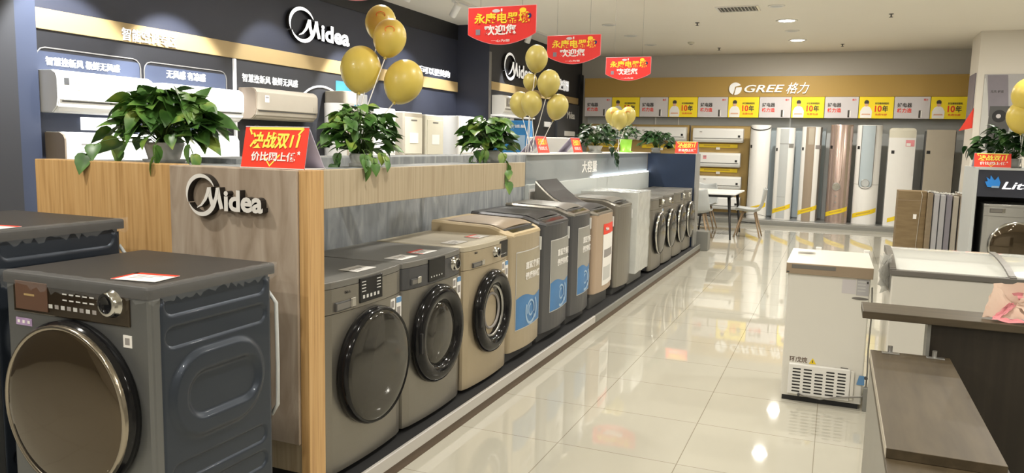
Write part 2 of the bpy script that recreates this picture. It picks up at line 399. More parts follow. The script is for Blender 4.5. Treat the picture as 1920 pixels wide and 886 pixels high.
# round-swoosh logo, drawn from scratch (unit: 1 = ring height)
def logo(name, label, M, h, depth, face, side):
    o = thing(name, label, 'logo'); o.matrix_world = M
    q = MB(); n = 30
    pts = []; ws = []
    for i in range(n+1):
        a = 28+(203-28)*i/n; t = i/n
        pts.append((.42+.40*math.cos(R(a)), .5+.47*math.sin(R(a)))); ws.append(.012+.085*math.sin(PI*min(1, t*1.02))**.8)
    q.ribbon([(x*h, y*h) for x, y in pts], [w*h for w in ws], depth, face, FRONT, side)
    pts = []; ws = []
    for i in range(n+1):
        a = 206+(335-206)*i/n; t = i/n
        pts.append((.42+.38*math.cos(R(a)), .5+.465*math.sin(R(a)))); ws.append(.012+.10*math.sin(PI/2*min(1, t*1.3)))
    pts += [(.83, .46), (.87, .68)]; ws += [.085, .08]
    q.ribbon([(x*h, y*h) for x, y in pts], [w*h for w in ws], depth, face, FRONT, side)
    q.ribbon([(x*h, y*h) for x, y in ((.30, .19), (.42, .26), (.53, .40), (.60, .56), (.64, .68))], [w*h for w in (.02, .05, .075, .09, .10)], depth, face, FRONT, side)
    q.ribbon([(x*h, y*h) for x, y in ((.64, .70), (.66, .50), (.70, .34), (.74, .20))], [w*h for w in (.10, .10, .10, .07)], depth*.98, face, FRONT, side)
    q.ribbon([(x*h, y*h) for x, y in ((.87, .70), (.90, .50), (.94, .32), (.97, .19))], [w*h for w in (.10, .10, .10, .10)], depth*.98, face, FRONT, side)
    q.build('swoosh_initial', o)
    q = MB(); q.text('idea', 1.04*h, 2.06*h, .14*h, .66*h, 0, face, depth, side=side, bold=.035); q.build('lettering', o)
    return o
logo('round_logo', 'white swoosh logo lettering with black sides on the grey-brown counter end panel', T((-2.350, 2.333, 1.193)) @ Matrix.Diagonal((1.14, 1, 1, 1)), .160, .03, 'letter_face', 'letter_side')
logo('round_logo', 'large white lit swoosh logo high on the navy wall above the gold band', T((-6.045, 7.50, 2.645)) @ RZ(90) @ Matrix.Diagonal((1.47, 1, 1, 1)), .40, .05, 'led_letter', 'letter_side')
logo('round_logo', 'white swoosh logo on the farther dark wall, half hidden by the balloon cluster', T((-5.445, 12.45, 2.60)) @ RZ(90) @ Matrix.Diagonal((1.35, 1, 1, 1)), .46, .05, 'letter_face_lit', 'letter_side')

# far wall: fascia, back wall, base
o = tag(pbox('brand_fascia', None, -5.25, 2.19, 16.6, 16.99, 2.54, 2.95, 'ochre_panel', .004), 'wide ochre fascia box with white brand lettering along the far wall', 'fascia')

q = MB(); cx, cz, r = -2.02, 2.705, .125
def arc(a0, a1, rr, n=14): return [(cx+rr*math.cos(R(a0+(a1-a0)*i/n)), cz+rr*math.sin(R(a0+(a1-a0)*i/n))) for i in range(n+1)]
q.prism(arc(35, 248, r, 20)+[(cx-.02, cz-.04), (cx-.01, cz+.04), (cx+.06, cz+.055)], 0, .03, 'letter_white', T((0, 16.6, 0)) @ FRONT)
q.prism(arc(262, 375, r, 14)+[(cx+.02, cz+.025), (cx+.005, cz-.02)], 0, .03, 'letter_white', T((0, 16.6, 0)) @ FRONT)
q.build('round_emblem', o)
q = MB(); q.text('GREE', -1.84, -1.07, 2.63, 2.78, 16.6, 'letter_white', .03, bold=.012, shear=.25); q.text('格力', -1.03, -.60, 2.60, 2.82, 16.6, 'letter_white', .03, bold=.006, shear=.35); q.build('lettering', o)
o = tag(pbox('display_backboard', None, -5.25, 2.19, 16.9, 16.99, .1, 2.12, 'grey_backwall'), 'grey backboard behind the row of standing air conditioners on the far wall', 'backboard')
o = tag(pbox('display_plinth', None, -5.3, 2.19, 16.0, 16.9, 0, .1, 'silver_metal', .006), 'low grey plinth under the row of standing air conditioners', 'plinth')
pbox('kick_strip', o, -5.3, 2.19, 15.985, 16.0, 0, .055, 'dull_alu')
tag(pbox('mounting_board', None, -5.22, -2.95, 16.78, 16.9, .7, 1.965, 'ochre_board'), 'ochre mounting board behind the air conditioners left of the tall ones, above the plants', 'mounting board')
tag(pbox('mounting_board', None, -2.91, -1.70, 16.78, 16.9, .15, 1.955, 'ochre_board'), 'ochre mounting board behind the stack of three white air conditioners', 'mounting board')
# posters
grey_n = ['leftmost of the grey ones', 'second grey one from the left', 'third grey one from the left', 'grey one below the brand emblem', 'grey one just right of the middle', 'last grey one towards the right end']
yel_n = ['leftmost, behind the small balloons', 'second from the left', 'third from the left, under the round emblem', 'fourth from the left, under the handwritten characters', 'fifth from the left, above the pink-gold cylinder', 'rightmost, beside the column']
pw = .6158
for i in range(12):
    x0 = -5.22+i*pw; x1 = x0+pw-.012
    yel = i % 2 == 1; k = i//2
    q = MB(); q.box(x0, x1, 16.57, 16.6, 2.125, 2.535, 'yellow_poster' if yel else 'grey_poster')
    o = q.build('poster')
    tag(o, ('yellow poster of a man in white, ' + yel_n[k]) if yel else ('grey poster with black and red characters, ' + grey_n[k]), 'poster', 'posters in a row under the ochre fascia')
    q = MB()
    if yel:
        q.text('10', x0+.28, x0+.40, 2.25, 2.37, 16.57, 'sign_red', .004, bold=.03); q.text('年', x0+.41, x0+.51, 2.25, 2.37, 16.57, 'dark_print', .004, bold=.03)
        q.text('好空调保修整机', x0+.28, x0+.52, 2.39, 2.43, 16.57, 'dark_print', .004); q.text('免费包修', x0+.29, x0+.50, 2.18, 2.22, 16.57, 'orange_print', .004)
        q.build('lettering', o)
        q = MB(); cx = x0+.13; Mf = T((0, 16.57, 0)) @ FRONT
        q.prism([(cx-.10, 2.13), (cx+.10, 2.13), (cx+.105, 2.26), (cx+.07, 2.33), (cx+.03, 2.355), (cx-.03, 2.355), (cx-.07, 2.33), (cx-.105, 2.26)], 0, .004, 'white_print', Mf)
        q.prism([(cx+.036*math.cos(R(a)), 2.40+.05*math.sin(R(a))) for a in range(0, 360, 24)], 0, .006, 'skin_print', Mf)
        q.prism([(cx+.042*math.cos(R(a)), 2.43+.045*math.sin(R(a))) for a in range(-35, 216, 25)], 0, .008, 'dark_print', Mf)
        q.prism([(cx-.08, 2.19), (cx+.08, 2.19), (cx+.07, 2.215), (cx-.07, 2.215)], 0, .006, 'skin_print', Mf)
        q.build('printed_figure', o)
    else:
        q.text('好电器', x0+.05, x0+.30, 2.335, 2.42, 16.57, 'dark_print', .004, bold=.02); q.text('格力造', x0+.05, x0+.30, 2.235, 2.32, 16.57, 'sign_red', .004, bold=.02)
        q.text('格力', x0+.49, x0+.56, 2.46, 2.50, 16.57, 'sign_red', .004); q.build('lettering', o)
        q = MB(); q.box(x0+.42, x0+.455, 16.566, 16.57, 2.14, 2.28, 'dark_print'); q.box(x0+.455, x0+.475, 16.566, 16.57, 2.15, 2.27, 'white_print'); q.build('printed_figure', o)

# ================================================================== ISLAND COUNTER
o = thing('display_counter', 'long oak and stone clad island counter behind the washing machines', 'counter', (-2.5, 2.344, 0))
def cp(name, *a): 
    x = pbox(name, None, *a); x.parent = o; x.matrix_parent_inverse = Matrix.Translation((2.5, -2.344, 0)); return x
cp('oak_end_panel', -3.267, -2.469, 2.344, 2.444, 0, 1.385, 'oak_warm', .003)
cp('stone_end_panel', -2.467, -1.842, 2.334, 2.444, .322, 1.382, 'stone_panel', .003)
cp('kick_board', -2.467, -1.842, 2.347, 2.444, .205, .32, 'oak_grey')
cp('kick_board', -2.467, -1.842, 2.36, 2.444, 0, .204, 'carpet_black')
cp('corner_post', -1.84, -1.80, 2.344, 2.444, 0, 1.382, 'oak_warm', .002)
cp('oak_header', -1.84, -1.80, 2.4445, 4.515, 1.232, 1.382, 'oak_grey', .002)
cp('canopy_slab', -2.10, -1.841, 2.751, 4.515, 1.352, 1.378, 'concrete_panel')
for yy in (2.47, 3.45, 4.47): cp('support_beam', -2.50, -1.841, yy, yy+.04, 1.27, 1.351, 'dark_trim')
cp('canopy_slab', -3.26, -1.841, 2.4445, 2.75, 1.352, 1.378, 'concrete_panel')
cp('stone_back_panel', -2.8, -2.502, 2.751, 6.28, 0, 1.402, 'concrete_panel', .003)
o = thing('glazed_partition', 'mirrored glass partition with a lit strip behind the farther washing machines', 'partition', (-2.5, 8.6, 0))
def cp(name, *a):
    x = pbox(name, None, *a); x.parent = o; x.matrix_parent_inverse = Matrix.Translation((2.5, -8.6, 0)); return x
cp('glass_panel', -2.8, -2.50, 6.285, 10.98, 1.14, 1.40, 'glass_panel')
cp('pale_board', -2.58, -2.47, 6.285, 8.38, .08, 1.14, 'pale_board', .003)
cp('pale_board', -2.58, -2.47, 8.385, 10.98, .08, 1.14, 'pale_board', .003)
cp('ledge', -2.82, -2.46, 6.285, 10.98, 1.401, 1.412, 'bright_white')
cp('light_strip', -2.498, -2.474, 8.3, 10.95, 1.1405, 1.150, 'led_strip')
x = MB(); x.text('大容量', 7.9, 8.45, 1.20, 1.33, 0, 'white_print', .004); x = x.build('lettering', None, T((-2.5, 0, 0)) @ RZ(90)); x.parent = o; x.matrix_parent_inverse = Matrix.Translation((2.5, -8.6, 0))
cp('info_label', -2.47, -2.466, 6.30, 6.45, .99, 1.10, 'white_print')
cp('power_socket', -2.47, -2.462, 8.42, 8.52, .96, 1.0, 'dark_trim')
q = MB(); q.box(-2.5, -1.82, 10.985, 11.25, 0, 1.40, 'navy_cabinet', .004); o = tag(q.build('end_cabinet'), 'dark blue end cabinet closing the island counter behind the last washing machine', 'cabinet')
pbox('cabinet_edge', o, -1.822, -1.80, 10.975, 11.26, 0, 1.405, 'silver_metal', .002)
o = thing('display_platform', 'low black platform with a metal edge strip under the row of washing machines', 'platform', (-2.1, 6.7, 0))
for nm, a in (('platform_deck', (-2.5, -1.765, 2.446, 10.98, 0, .10, 'carpet_black')), ('edge_strip', (-1.764, -1.745, 2.446, 6.02, .050, .108, 'alu', .004)), ('edge_strip', (-1.764, -1.745, 6.03, 11.3, .048, .106, 'dull_alu', .004)), ('kick_board', (-1.764, -1.752, 2.446, 11.3, 0, .049, 'brown_kick'))):
    x = pbox(nm, None, *a); x.parent = o; x.matrix_parent_inverse = Matrix.Translation((2.1, -6.7, 0))
tag(pbox('small_box', None, -1.84, -1.66, 11.4, 11.62, 0, .28, 'dull_alu', .004), 'small dark grey box on the floor past the end of the platform', 'box')
tag(pbox('display_platform', None, -3.3, -1.72, 1.4, 2.15, 0, .22, 'carpet_black', .004), 'black platform block under the two blue-grey washing machines', 'platform')

# ================================================================== WASHING MACHINES
def disc_door(parent, cx, cz, r, y, rim, glass, rim_w=.02, dome=.035, ring=False, depth=.05, name='door'):
    M = T((cx, y, cz)) @ RX(90)
    q = MB(); q.lathe([(r*.93, -.004), (r, 0), (r, depth*.55), (r-.006, depth*.8), (r-rim_w, depth), (r-rim_w-.004, depth-.006), (0, depth-.006)], rim, M, 48)
    d = q.build(name, parent)
    q = MB(); ri = r-rim_w-.002; prof = [(ri, depth-.008)] + [(ri*math.cos(R(a)), depth-.006+dome*math.sin(R(a))) for a in (10, 25, 40, 55, 70, 82, 90)]
    q.lathe(prof, glass, M, 48); q.build('door_glass', d)
    if ring:
        q = MB(); q.lathe([(r+.002, depth*.5), (r+.002, depth*.86), (r-.004, depth*.9)], 'chrome', M, 48); q.build('chrome_ring', d)
    return d
def ring_door(parent, cx, cz, r, y, bowl='smoke_glass', see=False):
    M = T((cx, y, cz)) @ RX(90)
    q = MB(); q.lathe([(r*.96, -.003), (r, .006), (r, .022), (r-.012, .04), (r-.035, .05), (r-.07, .046), (r-.085, .03), (r-.09, .012)], 'black_gloss', M, 48)
    d = q.build('door', parent)
    q = MB(); ri = r-.088
    if see:
        q.lathe([(ri, .018), (ri*.9, .002), (ri*.55, -.0), (0, -.001)], 'smoke_glass', M, 40)
        q.lathe([(ri*.98, .012), (ri*.95, .022), (ri*.90, .012)], 'steel', M, 40); q.lathe([(ri*.7, .006), (ri*.66, .016), (ri*.6, .006)], 'grey_print', M, 40)
    else:
        q.lathe([(ri, .02)] + [(ri*math.cos(R(a)), .02+.022*math.sin(R(a))) for a in (20, 45, 70, 90)], bowl, M, 40)
    q.build('door_glass', d)
    q = MB(); q.box(cx-r+.006, cx-r+.022, y-.056, y-.040, cz-.05, cz+.05, 'black_matte', .003); q.build('door_handle', d)
    return d
def knob(parent, x, z, r, y, m='chrome', face='black_gloss'):
    M = T((x, y, z)) @ RX(90); q = MB()
    q.lathe([(r*1.12, 0), (r*1.12, .004), (r, .006), (r*.97, .022), (r*.9, .026), (r*.7, .026)], m, M, 32); q.lathe([(r*.7, .026), (r*.66, .022), (0, .022)], face, M, 32)
    return q.build('knob', parent)
def feet(parent, w, d, h=.022, ins=.06):
    for sx in (-1, 1):
        for y in (ins, d-ins):
            q = MB(); q.cyl(.022, 0, h, 'black_matte', T((sx*(w/2-ins), y, 0)), 12); q.build('foot', parent)
def front_loader(label, loc, rz, w, d, h, body, top, front=None, door=('disc', 0, .45, .25, 'black_gloss', 'smoke_glass'), panel=None, group='front-loading washing machines', bow=.018, panel_m=None, stickers=1, rim_top=True):
    t = thing('washing_machine', label, 'washing machine', loc, rz, group)
    front = front or body
    q = MB(); q.box(-w/2+.002, w/2-.002, .02, d, .022, h-.025, body, .006); q.build('body', t)
    q = MB(); q.prism(bow_plan(w, .03, bow), .022, h-.135, front, smooth=False); q.build('front_panel', t)
    pts = bow_plan(w+.004, d-.0, bow+.002); q = MB(); q.prism(pts, h-.028, h, top, bev=.006); q.build('top_panel', t)
    q = MB(); q.prism(bow_plan(w+.002, .03, bow+.004), h-.132, h-.03, panel_m or front); cpn = q.build('control_panel', t)
    yb = -bow-.004
    yf = lambda x: -(bow+.004)*(1-(x/(w/2))**2)
    for it in (panel or []):
        k = it[0]
        if k == 'display':
            _, x0, x1, z0, z1, full = it; y = min(yf(x0), yf(x1)); y0 = yf((x0+x1)/2)-.003
            q = MB(); q.box(x0, x1, y0, y+.02, z0, z1, 'black_gloss', .002)
            dz = z1-z0; dx = x1-x0
            if full:
                for i in range(5): q.box(x0+dx*(.12+.16*i), x0+dx*(.20+.16*i), y0-.001, y0, z0+dz*.16, z0+dz*.30, 'sticker_rim')
                for i in range(4):
                    for s in (.08, .74): q.box(x0+dx*s, x0+dx*(s+.17), y0-.001, y0, z0+dz*(.44+.13*i), z0+dz*(.475+.13*i), 'sticker_rim')
            else:
                for i in range(5): q.box(x0+dx*(.12+.16*i), x0+dx*(.17+.16*i), y0-.001, y0, z0+dz*.18, z0+dz*.24, 'sticker_rim')
            q.build('display', cpn)
        elif k == 'knob': knob(t, it[1], it[2], it[3], yf(it[1]))
        elif k == 'drawer':
            _, x0, x1, z0, z1 = it; y = yf((x0+x1)/2)
            q = MB(); q.box(x0, x1, y-.004, y+.012, z0, z1, 'dark_trim', .002); q.box(x0+.004, x1-.03, y-.0055, y-.004, z0+.006, z1-.006, 'grey_trim'); q.box(x1-.035, x1-.002, y-.010, y-.004, z0+.002, z1+.006, 'chrome', .003)
            q.build('detergent_drawer', t)
        elif k == 'mark':
            q = MB(); q.text('Midea', it[1], it[1]+.05, it[2], it[2]+.012, yf(it[1]+.02)-.0005, 'dark_print', .0006); q.build('brand_mark', t)
    kind, cx, cz, r = door[:4]
    if kind == 'disc': disc_door(t, cx, cz, r, yf(cx)+.008, door[4], door[5], *door[6:])
    else: ring_door(t, cx, cz, r, yf(cx)+.006, see=(len(door) > 4 and door[4]))
    if stickers:
        y = yf(w/2-.07)-.0005; zt = h-.145
        q = MB(); q.box(w/2-.115, w/2-.07, y-.001, y+.003, zt-.055, zt-.005, 'white_print'); q.box(w/2-.105, w/2-.08, y-.0015, y-.001, zt-.045, zt-.015, 'grey_print'); q.build('barcode_label', t)
        q = MB(); q.box(w/2-.055, w/2-.012, y+.001, y+.014, zt-.13, zt-.005, 'white_print'); q.box(w/2-.055, w/2-.012, y+.0005, y+.002, zt-.03, zt-.005, 'blue_tag'); q.box(w/2-.05, w/2-.02, y+.0005, y+.002, zt-.09, zt-.05, 'grey_print'); q.build('energy_label', t)
    feet(t, w, d)
    return t
def rs(x, y, x0, x1, z, hr):
    """signed distance to a horizontal stadium slot"""
    dx = max(x0+hr-x, 0, x-(x1-hr)); return math.hypot(dx, y-z)-hr
def rbox(x, y, x0, x1, y0, y1, r):
    cx, cy = (x0+x1)/2, (y0+y1)/2; qx, qy = abs(x-cx)-((x1-x0)/2-r), abs(y-cy)-((y1-y0)/2-r)
    return math.hypot(max(qx, 0), max(qy, 0))+min(max(qx, qy), 0)-r
def sstep(d, w=.008): t = min(1, max(0, .5-d/(2*w))); return t*t*(3-2*t)
def big_washer(label, loc, h, dz):
    """blue-grey front loader with pressed side grooves and a full-width dark glass control band"""
    w, d = .602, .515
    t = thing('washing_machine', label, 'washing machine', loc, 0, 'blue-grey washing machines on the black block')
    q = MB(); q.box(-w/2+.004, w/2-.006, .02, d-.02, .022, h-.03, 'slate_metal', .004); q.build('body', t)
    q = MB(); q.box(-w/2+.002, w/2-.002, -.0, .045, .022, h-.03, 'slate_front', .012, seg=3); q.build('front_panel', t)
    q = MB(); q.prism(rrect(w+.008, d+.016, .014, cy=d/2), h-.035, h, 'slate_top', bev=.008); q.build('top_panel', t)
    def hf(u, v):
        y = .03+u*(d-.045); z = .03+v*(h-.075); zz = z-dz
        H = 0
        H -= .010*sstep(rs(y, zz, .055, .470, .795-(y-.26)*.0, .028))
        H -= .010*sstep(rs(y, zz, .055, .470, .700, .028))
        H += .012*sstep(rbox(y, zz, .062, .450, .375, .640, .13), .012)
        H -= .014*sstep(rbox(y, zz, .125, .425, .435, .575, .068), .012)
        H -= .010*sstep(rs(y, zz, .065, .465, .285, .026)); H -= .010*sstep(rs(y, zz, .065, .465, .195, .026)); H -= .010*sstep(rs(y, zz, .065, .465, .105, .026))
        H -= .006*sstep(-rbox(y, z, .035, d-.02, .04, h-.05, .02), .006)
        return (w/2+.000+H, y, z)
    q = MB(); q.grid(hf, 110, 190, 'slate_metal'); q.build('side_panel', t)
    q = MB(); q.box(-w/2+.045, w/2-.075, -.006, .002, h-.122, h-.012, 'bronze_gloss', .003); cpn = q.build('control_panel', t)
    q = MB(); q.box(-w/2+.06, -w/2+.20, -.010, -.006, h-.112, h-.025, 'brown_label', .002); q.box(-w/2+.10, -w/2+.145, -.0105, -.010, h-.068, h-.062, 'gold_panel'); q.build('detergent_drawer', cpn)
    q = MB()
    for r_ in range(2):
        for i in range(5): q.box(-.04+.028*i, -.022+.028*i, -.0065, -.006, h-.052-.018*r_, h-.048-.018*r_, 'sticker_rim')
    for i in range(8): q.box(-.10+.026*i, -.084+.026*i, -.0065, -.006, h-.098, h-.086, 'grey_print' if i % 2 else 'sticker_outline')
    q.build('button_legends', cpn)
    knob(t, .165, h-.058, .036, -.006)
    M = T((-.002, .0, h-.382)) @ RX(90); r = .252
    q = MB(); q.lathe([(r*.93, -.003), (r+.006, .002), (r+.006, .028), (r, .034), (r-.004, .044)], 'black_gloss', M, 64); q.lathe([(r-.002, .036), (r-.002, .050), (r-.006, .054), (r-.012, .054), (r-.016, .050)], 'bronze_rim', M, 64); dr = q.build('door', t)
    q = MB(); q.lathe([(r-.014, .050)] + [((r-.014)*math.cos(R(a)), .050+.020*math.sin(R(a))) for a in (15, 30, 50, 70, 90)], 'brown_glass', M, 64); q.build('door_glass', dr)
    q = MB(); q.box(.195, .228, -.0015, .001, h-.182, h-.146, 'white_print'); q.box(.202, .220, -.002, -.0015, h-.174, h-.154, 'grey_print'); q.build('barcode_label', t)
    q = MB(); q.box(-.255, -.185, -.0015, .001, h-.165, h-.142, 'violet_tag')
    for i in range(3): q.box(-.248+.022*i, -.238+.022*i, -.002, -.0015, h-.158, h-.149, 'white_print')
    q.build('feature_label', t)
    # crinkled wrap along the top rim
    random.seed(int(h*100)); q = MB(); n = 90; P = []
    for i in range(n+1):
        s = i/n*(w+d+.2)
        if s < w: x, y = -w/2+s, -.012
        else: x, y = w/2+.010, min(d+.008, -.012+(s-w))
        P.append((x+random.uniform(-.003, .003), y+random.uniform(-.003, .003)))
        if y >= d+.008: break
    v = []; f = []
    for i, (x, y) in enumerate(P):
        v += [(x*.955, y+.028 if y < 0 else y, h+.002+random.uniform(0, .003)), (x, y, h+.004+random.uniform(-.002, .003)), (x+.001, y-.001, h-.02+random.uniform(-.006, .006)), (x+random.uniform(-.001, .003), y, h-.042+random.uniform(-.014, .01))]
    for i in range(len(P)-1):
        for k in range(3): f.append((i*4+k, i*4+4+k, i*4+5+k, i*4+1+k))
    q.poly(v, f, 'film', smooth=True); q.build('plastic_wrap', t)
    q = MB(); q.tube([(w/2-.03, d+.004, h-.10), (w/2-.006, d+.016, h-.14), (w/2-.004, d+.018, h-.35), (w/2-.006, d+.018, h-.5), (w/2-.03, d+.015, h-.54)], .007, 'pale_grey_plastic'); q.build('drain_hose', t)
    feet(t, w, d)
    return t
PBL = .22
big_washer('blue-grey washing machine nearest the camera with a round bronze glass door and pressed side grooves', (-2.037, 1.56, PBL), .86, 0)
big_washer('taller blue-grey washing machine at the left edge of the picture, left of the nearest one', (-2.725, 1.555, PBL), .97, .11)

ZB = .1005; XF = -1.842
def place(y): return (XF, y*1.0155, ZB)
front_loader('graphite washer with a large smoked disc door, first in the row by the oak post', place(2.745), PI/2, .60, .56, .83, 'graphite_metal', 'graphite_top',
    door=('disc', .03, .425, .258, 'black_gloss', 'smoke_glass', .012, .020), panel=[('display', -.075, .10, .713, .818, True), ('drawer', -.235, -.10, .705, .742), ('mark', -.17, .77)])
front_loader('graphite washer with black ring door and right-hand knob, second in the row', place(3.355), PI/2, .605, .56, .83, 'dark_graphite', 'graphite_top', front='graphite_metal',
    door=('ring', 0, .435, .25), panel=[('display', -.095, .075, .708, .82, False), ('knob', .195, .762, .034), ('drawer', -.245, -.16, .715, .745)], panel_m='dark_graphite')
front_loader('champagne washer with a black ring door, third in the row', place(3.995), PI/2, .61, .56, .83, 'champagne_metal', 'champagne_top',
    door=('ring', .02, .42, .245, True), panel=[('display', .13, .265, .713, .815, False), ('knob', .065, .762, .03), ('drawer', -.225, -.085, .705, .732), ('mark', -.2, .78)])

def top_loader(label, y, w, h, body, side, top, sticker=None, console=0, d=.56, skirt='dark_trim', lid='graphite_top', film=False, z0=.07):
    t = thing('top_loading_washer', label, 'washing machine', place(y), PI/2, 'top-loading washing machines')
    q = MB(); pts = []
    n = 10
    for i in range(n+1):
        a = -1+2*i/n; pts.append((a*(w/2), 0))
    plan = [(w/2, d), (-w/2, d)]
    rr = .045
    for a in range(180, 271, 15): plan.append((-w/2+rr+rr*math.cos(R(a)), rr+rr*math.sin(R(a))-.0))
    for i in range(1, 8):
        s = i/8; x = -w/2+rr+(w-2*rr)*s; plan.append((x, -.022*math.sin(PI*s)))
    for a in range(270, 361, 15): plan.append((w/2-rr+rr*math.cos(R(a)), rr+rr*math.sin(R(a))))
    q.prism(plan, z0, h-.075, body); q.build('body', t)
    q = MB(); sk = [(x*.94, max(yy, .02)+.02 if yy < .3 else yy-.01) for x, yy in plan]; q.prism(sk, .0, z0, skirt); q.build('skirt', t)
    # deck: side outline extruded across the width
    hc = h+console
    def prof_top(yv):
        s = max(0, min(1, yv/d)); base = h-.06+.05*min(1, s*4) if s < .25 else h-.01+.02*(s-.25)
        if console: base += console*max(0, (s-.45)/.55)**1.5
        return base
    q = MB(); m = 14; rows = []
    ys = [-.005+d*(i/m) for i in range(m+1)]
    inset = lambda yv: .0
    v = []; f = []
    for yv in ys:
        zt = prof_top(yv); yy = yv
        ww = w/2+.002-(.045*(1-min(1, (yv+.005)/.045)) if yv < .045 else 0)
        v += [(-ww, yy, h-.078), (ww, yy, h-.078), (ww, yy, zt-.012), (ww-.014, yy, zt), (-ww+.014, yy, zt), (-ww, yy, zt-.012)]
    for i in range(m):
        for k in range(6): f.append((i*6+k, i*6+(k+1) % 6, (i+1)*6+(k+1) % 6, (i+1)*6+k))
    f += [[5, 4, 3, 2, 1, 0], [m*6+k for k in range(6)]]
    q.poly(v, f, side); deck = q.build('top_deck', t)
    q = MB(); k = 12
    def lf(u, vv):
        yv = .07+vv*(d*.60 if console else d*.72); x = (-w/2+.045)+(w-.09)*u; return (x, yv, prof_top(yv)+.004+.014*math.sin(PI*u)*(.4+.6*math.sin(PI*min(1, vv+.15))))
    q.grid(lf, 10, k, lid)
    q.box(-w/2+.04, w/2-.04, .055, .075, prof_top(.06)-.02, prof_top(.06)+.008, 'dark_trim', .003)
    ld = q.build('lid', t)
    q = MB(); ya, yb = .015, .06
    q.poly([(-w/2+.08, ya, prof_top(ya)+.002), (w/2-.08, ya, prof_top(ya)+.002), (w/2-.08, yb, prof_top(yb)+.002), (-w/2+.08, yb, prof_top(yb)+.002)], [(0, 1, 2, 3)], 'black_gloss'); q.build('control_panel', t)
    if console:
        ya = d*.66; q = MB(); P = [(x, yy, prof_top(yy)+.003) for yy in (ya, d*.8, d*.99) for x in (-w/2+.02, w/2-.02)]; q.poly(P, [(0, 1, 3, 2), (2, 3, 5, 4)], 'black_matte'); q.build('console', t)
    if sticker:
        kind, x0, x1, s0, s1 = sticker
        yfn = lambda x: -.022*math.sin(PI*min(1, max(0, (x+w/2-rr)/(w-2*rr))))-.0015
        def patch(q, a0, a1, b0, b1, m, off=0, wave=0, rc=0):
            def fn(u, vv):
                x = a0+(a1-a0)*u; zt = b1+(wave*math.sin(u*2*PI) if wave else 0); return (x, yfn(x)-off, b0+(zt-b0)*vv)
            q.grid(fn, 10, 1 if not wave else 2, m)
        q = MB()
        if kind == 'blue':
            cm = 'sticker_gold' if 'champagne' in body else 'sticker_grey'
            patch(q, x0-.006, x1+.006, s0-.006, s1+.006, 'sticker_rim', 0); patch(q, x0, x1, s0, s1, cm, .0008); patch(q, x0, x1, s0, s0+(s1-s0)*.40, 'blue_print', .0016, wave=.018)
            cx, cz = (x0+x1)/2+.01, s0+(s1-s0)*.20
            for r0, a0, a1, wd in ((.085, 150, 330, .018), (.06, -20, 200, .013), (.035, 90, 330, .012), (.10, -40, 40, .014)):
                pts = [(cx+r0*math.cos(R(a0+(a1-a0)*i/14)), cz+1.05*r0*math.sin(R(a0+(a1-a0)*i/14))) for i in range(15)]
                q.ribbon(pts, wd, .0012, 'pale_blue_print', T((0, yfn(cx)-.0018, 0)) @ FRONT)
        else:
            patch(q, x0, x1, s0, s1, 'white_print', 0); patch(q, x0, x1, s0+(s1-s0)*.83, s1, 'sign_red', .0008); patch(q, x0+.03, x1-.03, s0+(s1-s0)*.45, s0+(s1-s0)*.58, 'grey_print', .0008); patch(q, x0+.02, x1-.08, s0+(s1-s0)*.08, s0+(s1-s0)*.30, 'sticker_outline', .0008)
        st = q.build('front_sticker', t); q = MB()
        if kind == 'blue':
            ww = x1-x0; q.text('直驱变频', x0+ww*.28, x0+ww*.86, s0+(s1-s0)*.76, s0+(s1-s0)*.86, yfn(0)-.001, 'white_print', .001, bold=.02); q.text('健康除螨', x0+ww*.28, x0+ww*.86, s0+(s1-s0)*.62, s0+(s1-s0)*.72, yfn(0)-.001, 'white_print', .001, bold=.02)
        else: q.text('Midea', x0+.05, x0+.15, s1-.06, s1-.03, yfn(0)-.002, 'white_print', .001)
        q.build('lettering', st)
    q = MB(); xx = w/2-.05; q.box(xx, xx+.018, yf_-.004 if False else -.012, .0, h-.21, h-.12, 'sticker_rim'); q.build('energy_label', t)
    if film:
        q = MB(); random.seed(5)
        def ff(u, vv):
            a = u*4
            x = -w/2-.008 if a < 1 else (-w/2-.008+(w+.016)*(a-1)/2 if a < 3 else w/2+.008); yy = d*(1-a) if a < 1 else (-.034 if a < 3 else d*(a-3))
            return (x+random.uniform(-.003, .003), yy+random.uniform(-.003, .003), .12+(h+.03-.12)*vv+random.uniform(-.004, .004)*(vv < .1))
        q.grid(ff, 28, 20, 'film_heavy'); q.grid(lambda u, vv: (-w/2-.008+(w+.016)*u, -.034+(d+.034)*vv, h+.028+random.uniform(0, .008)), 10, 10, 'film_heavy'); q.build('plastic_cover', t)
    feet(t, w, d, .02) if False else None
    return t
yf_ = 0
top_loader('champagne top-loading washer with a blue swirl sticker, beside the champagne front loader', 4.605, .56, .89, 'champagne_metal', 'champagne_light', 'champagne_top', ('blue', -.185, .245, .205, .705), lid='tan_panel')
top_loader('dark graphite top-loading washer with a blue swirl sticker, right of the champagne one', 5.19, .58, .905, 'dark_graphite', 'dark_graphite', 'graphite_top', ('blue', -.15, .26, .205, .715), lid='black_matte')
top_loader('narrow dark graphite top-loading washer, second with a blue swirl sticker in dark grey', 5.775, .51, .925, 'dark_graphite', 'graphite_metal', 'graphite_top', ('blue', -.12, .225, .22, .745))
top_loader('pinkish gold top-loading washer with a red and white sticker and a raised rear console', 6.44, .57, .88, 'rose_satin', 'graphite_metal', 'graphite_top', ('red', -.10, .255, .18, .72), console=.20, lid='black_matte', z0=.13)
top_loader('plain graphite top-loading washer between the red-stickered one and the one under plastic', 7.14, .54, .90, 'graphite_metal', 'graphite_metal', 'graphite_top', lid='graphite_top')
top_loader('pale grey top-loading washer wrapped in cloudy plastic film', 7.77, .61, .90, 'pale_grey_plastic', 'pale_grey_plastic', 'graphite_top', film=True, z0=.14, skirt='dull_alu')
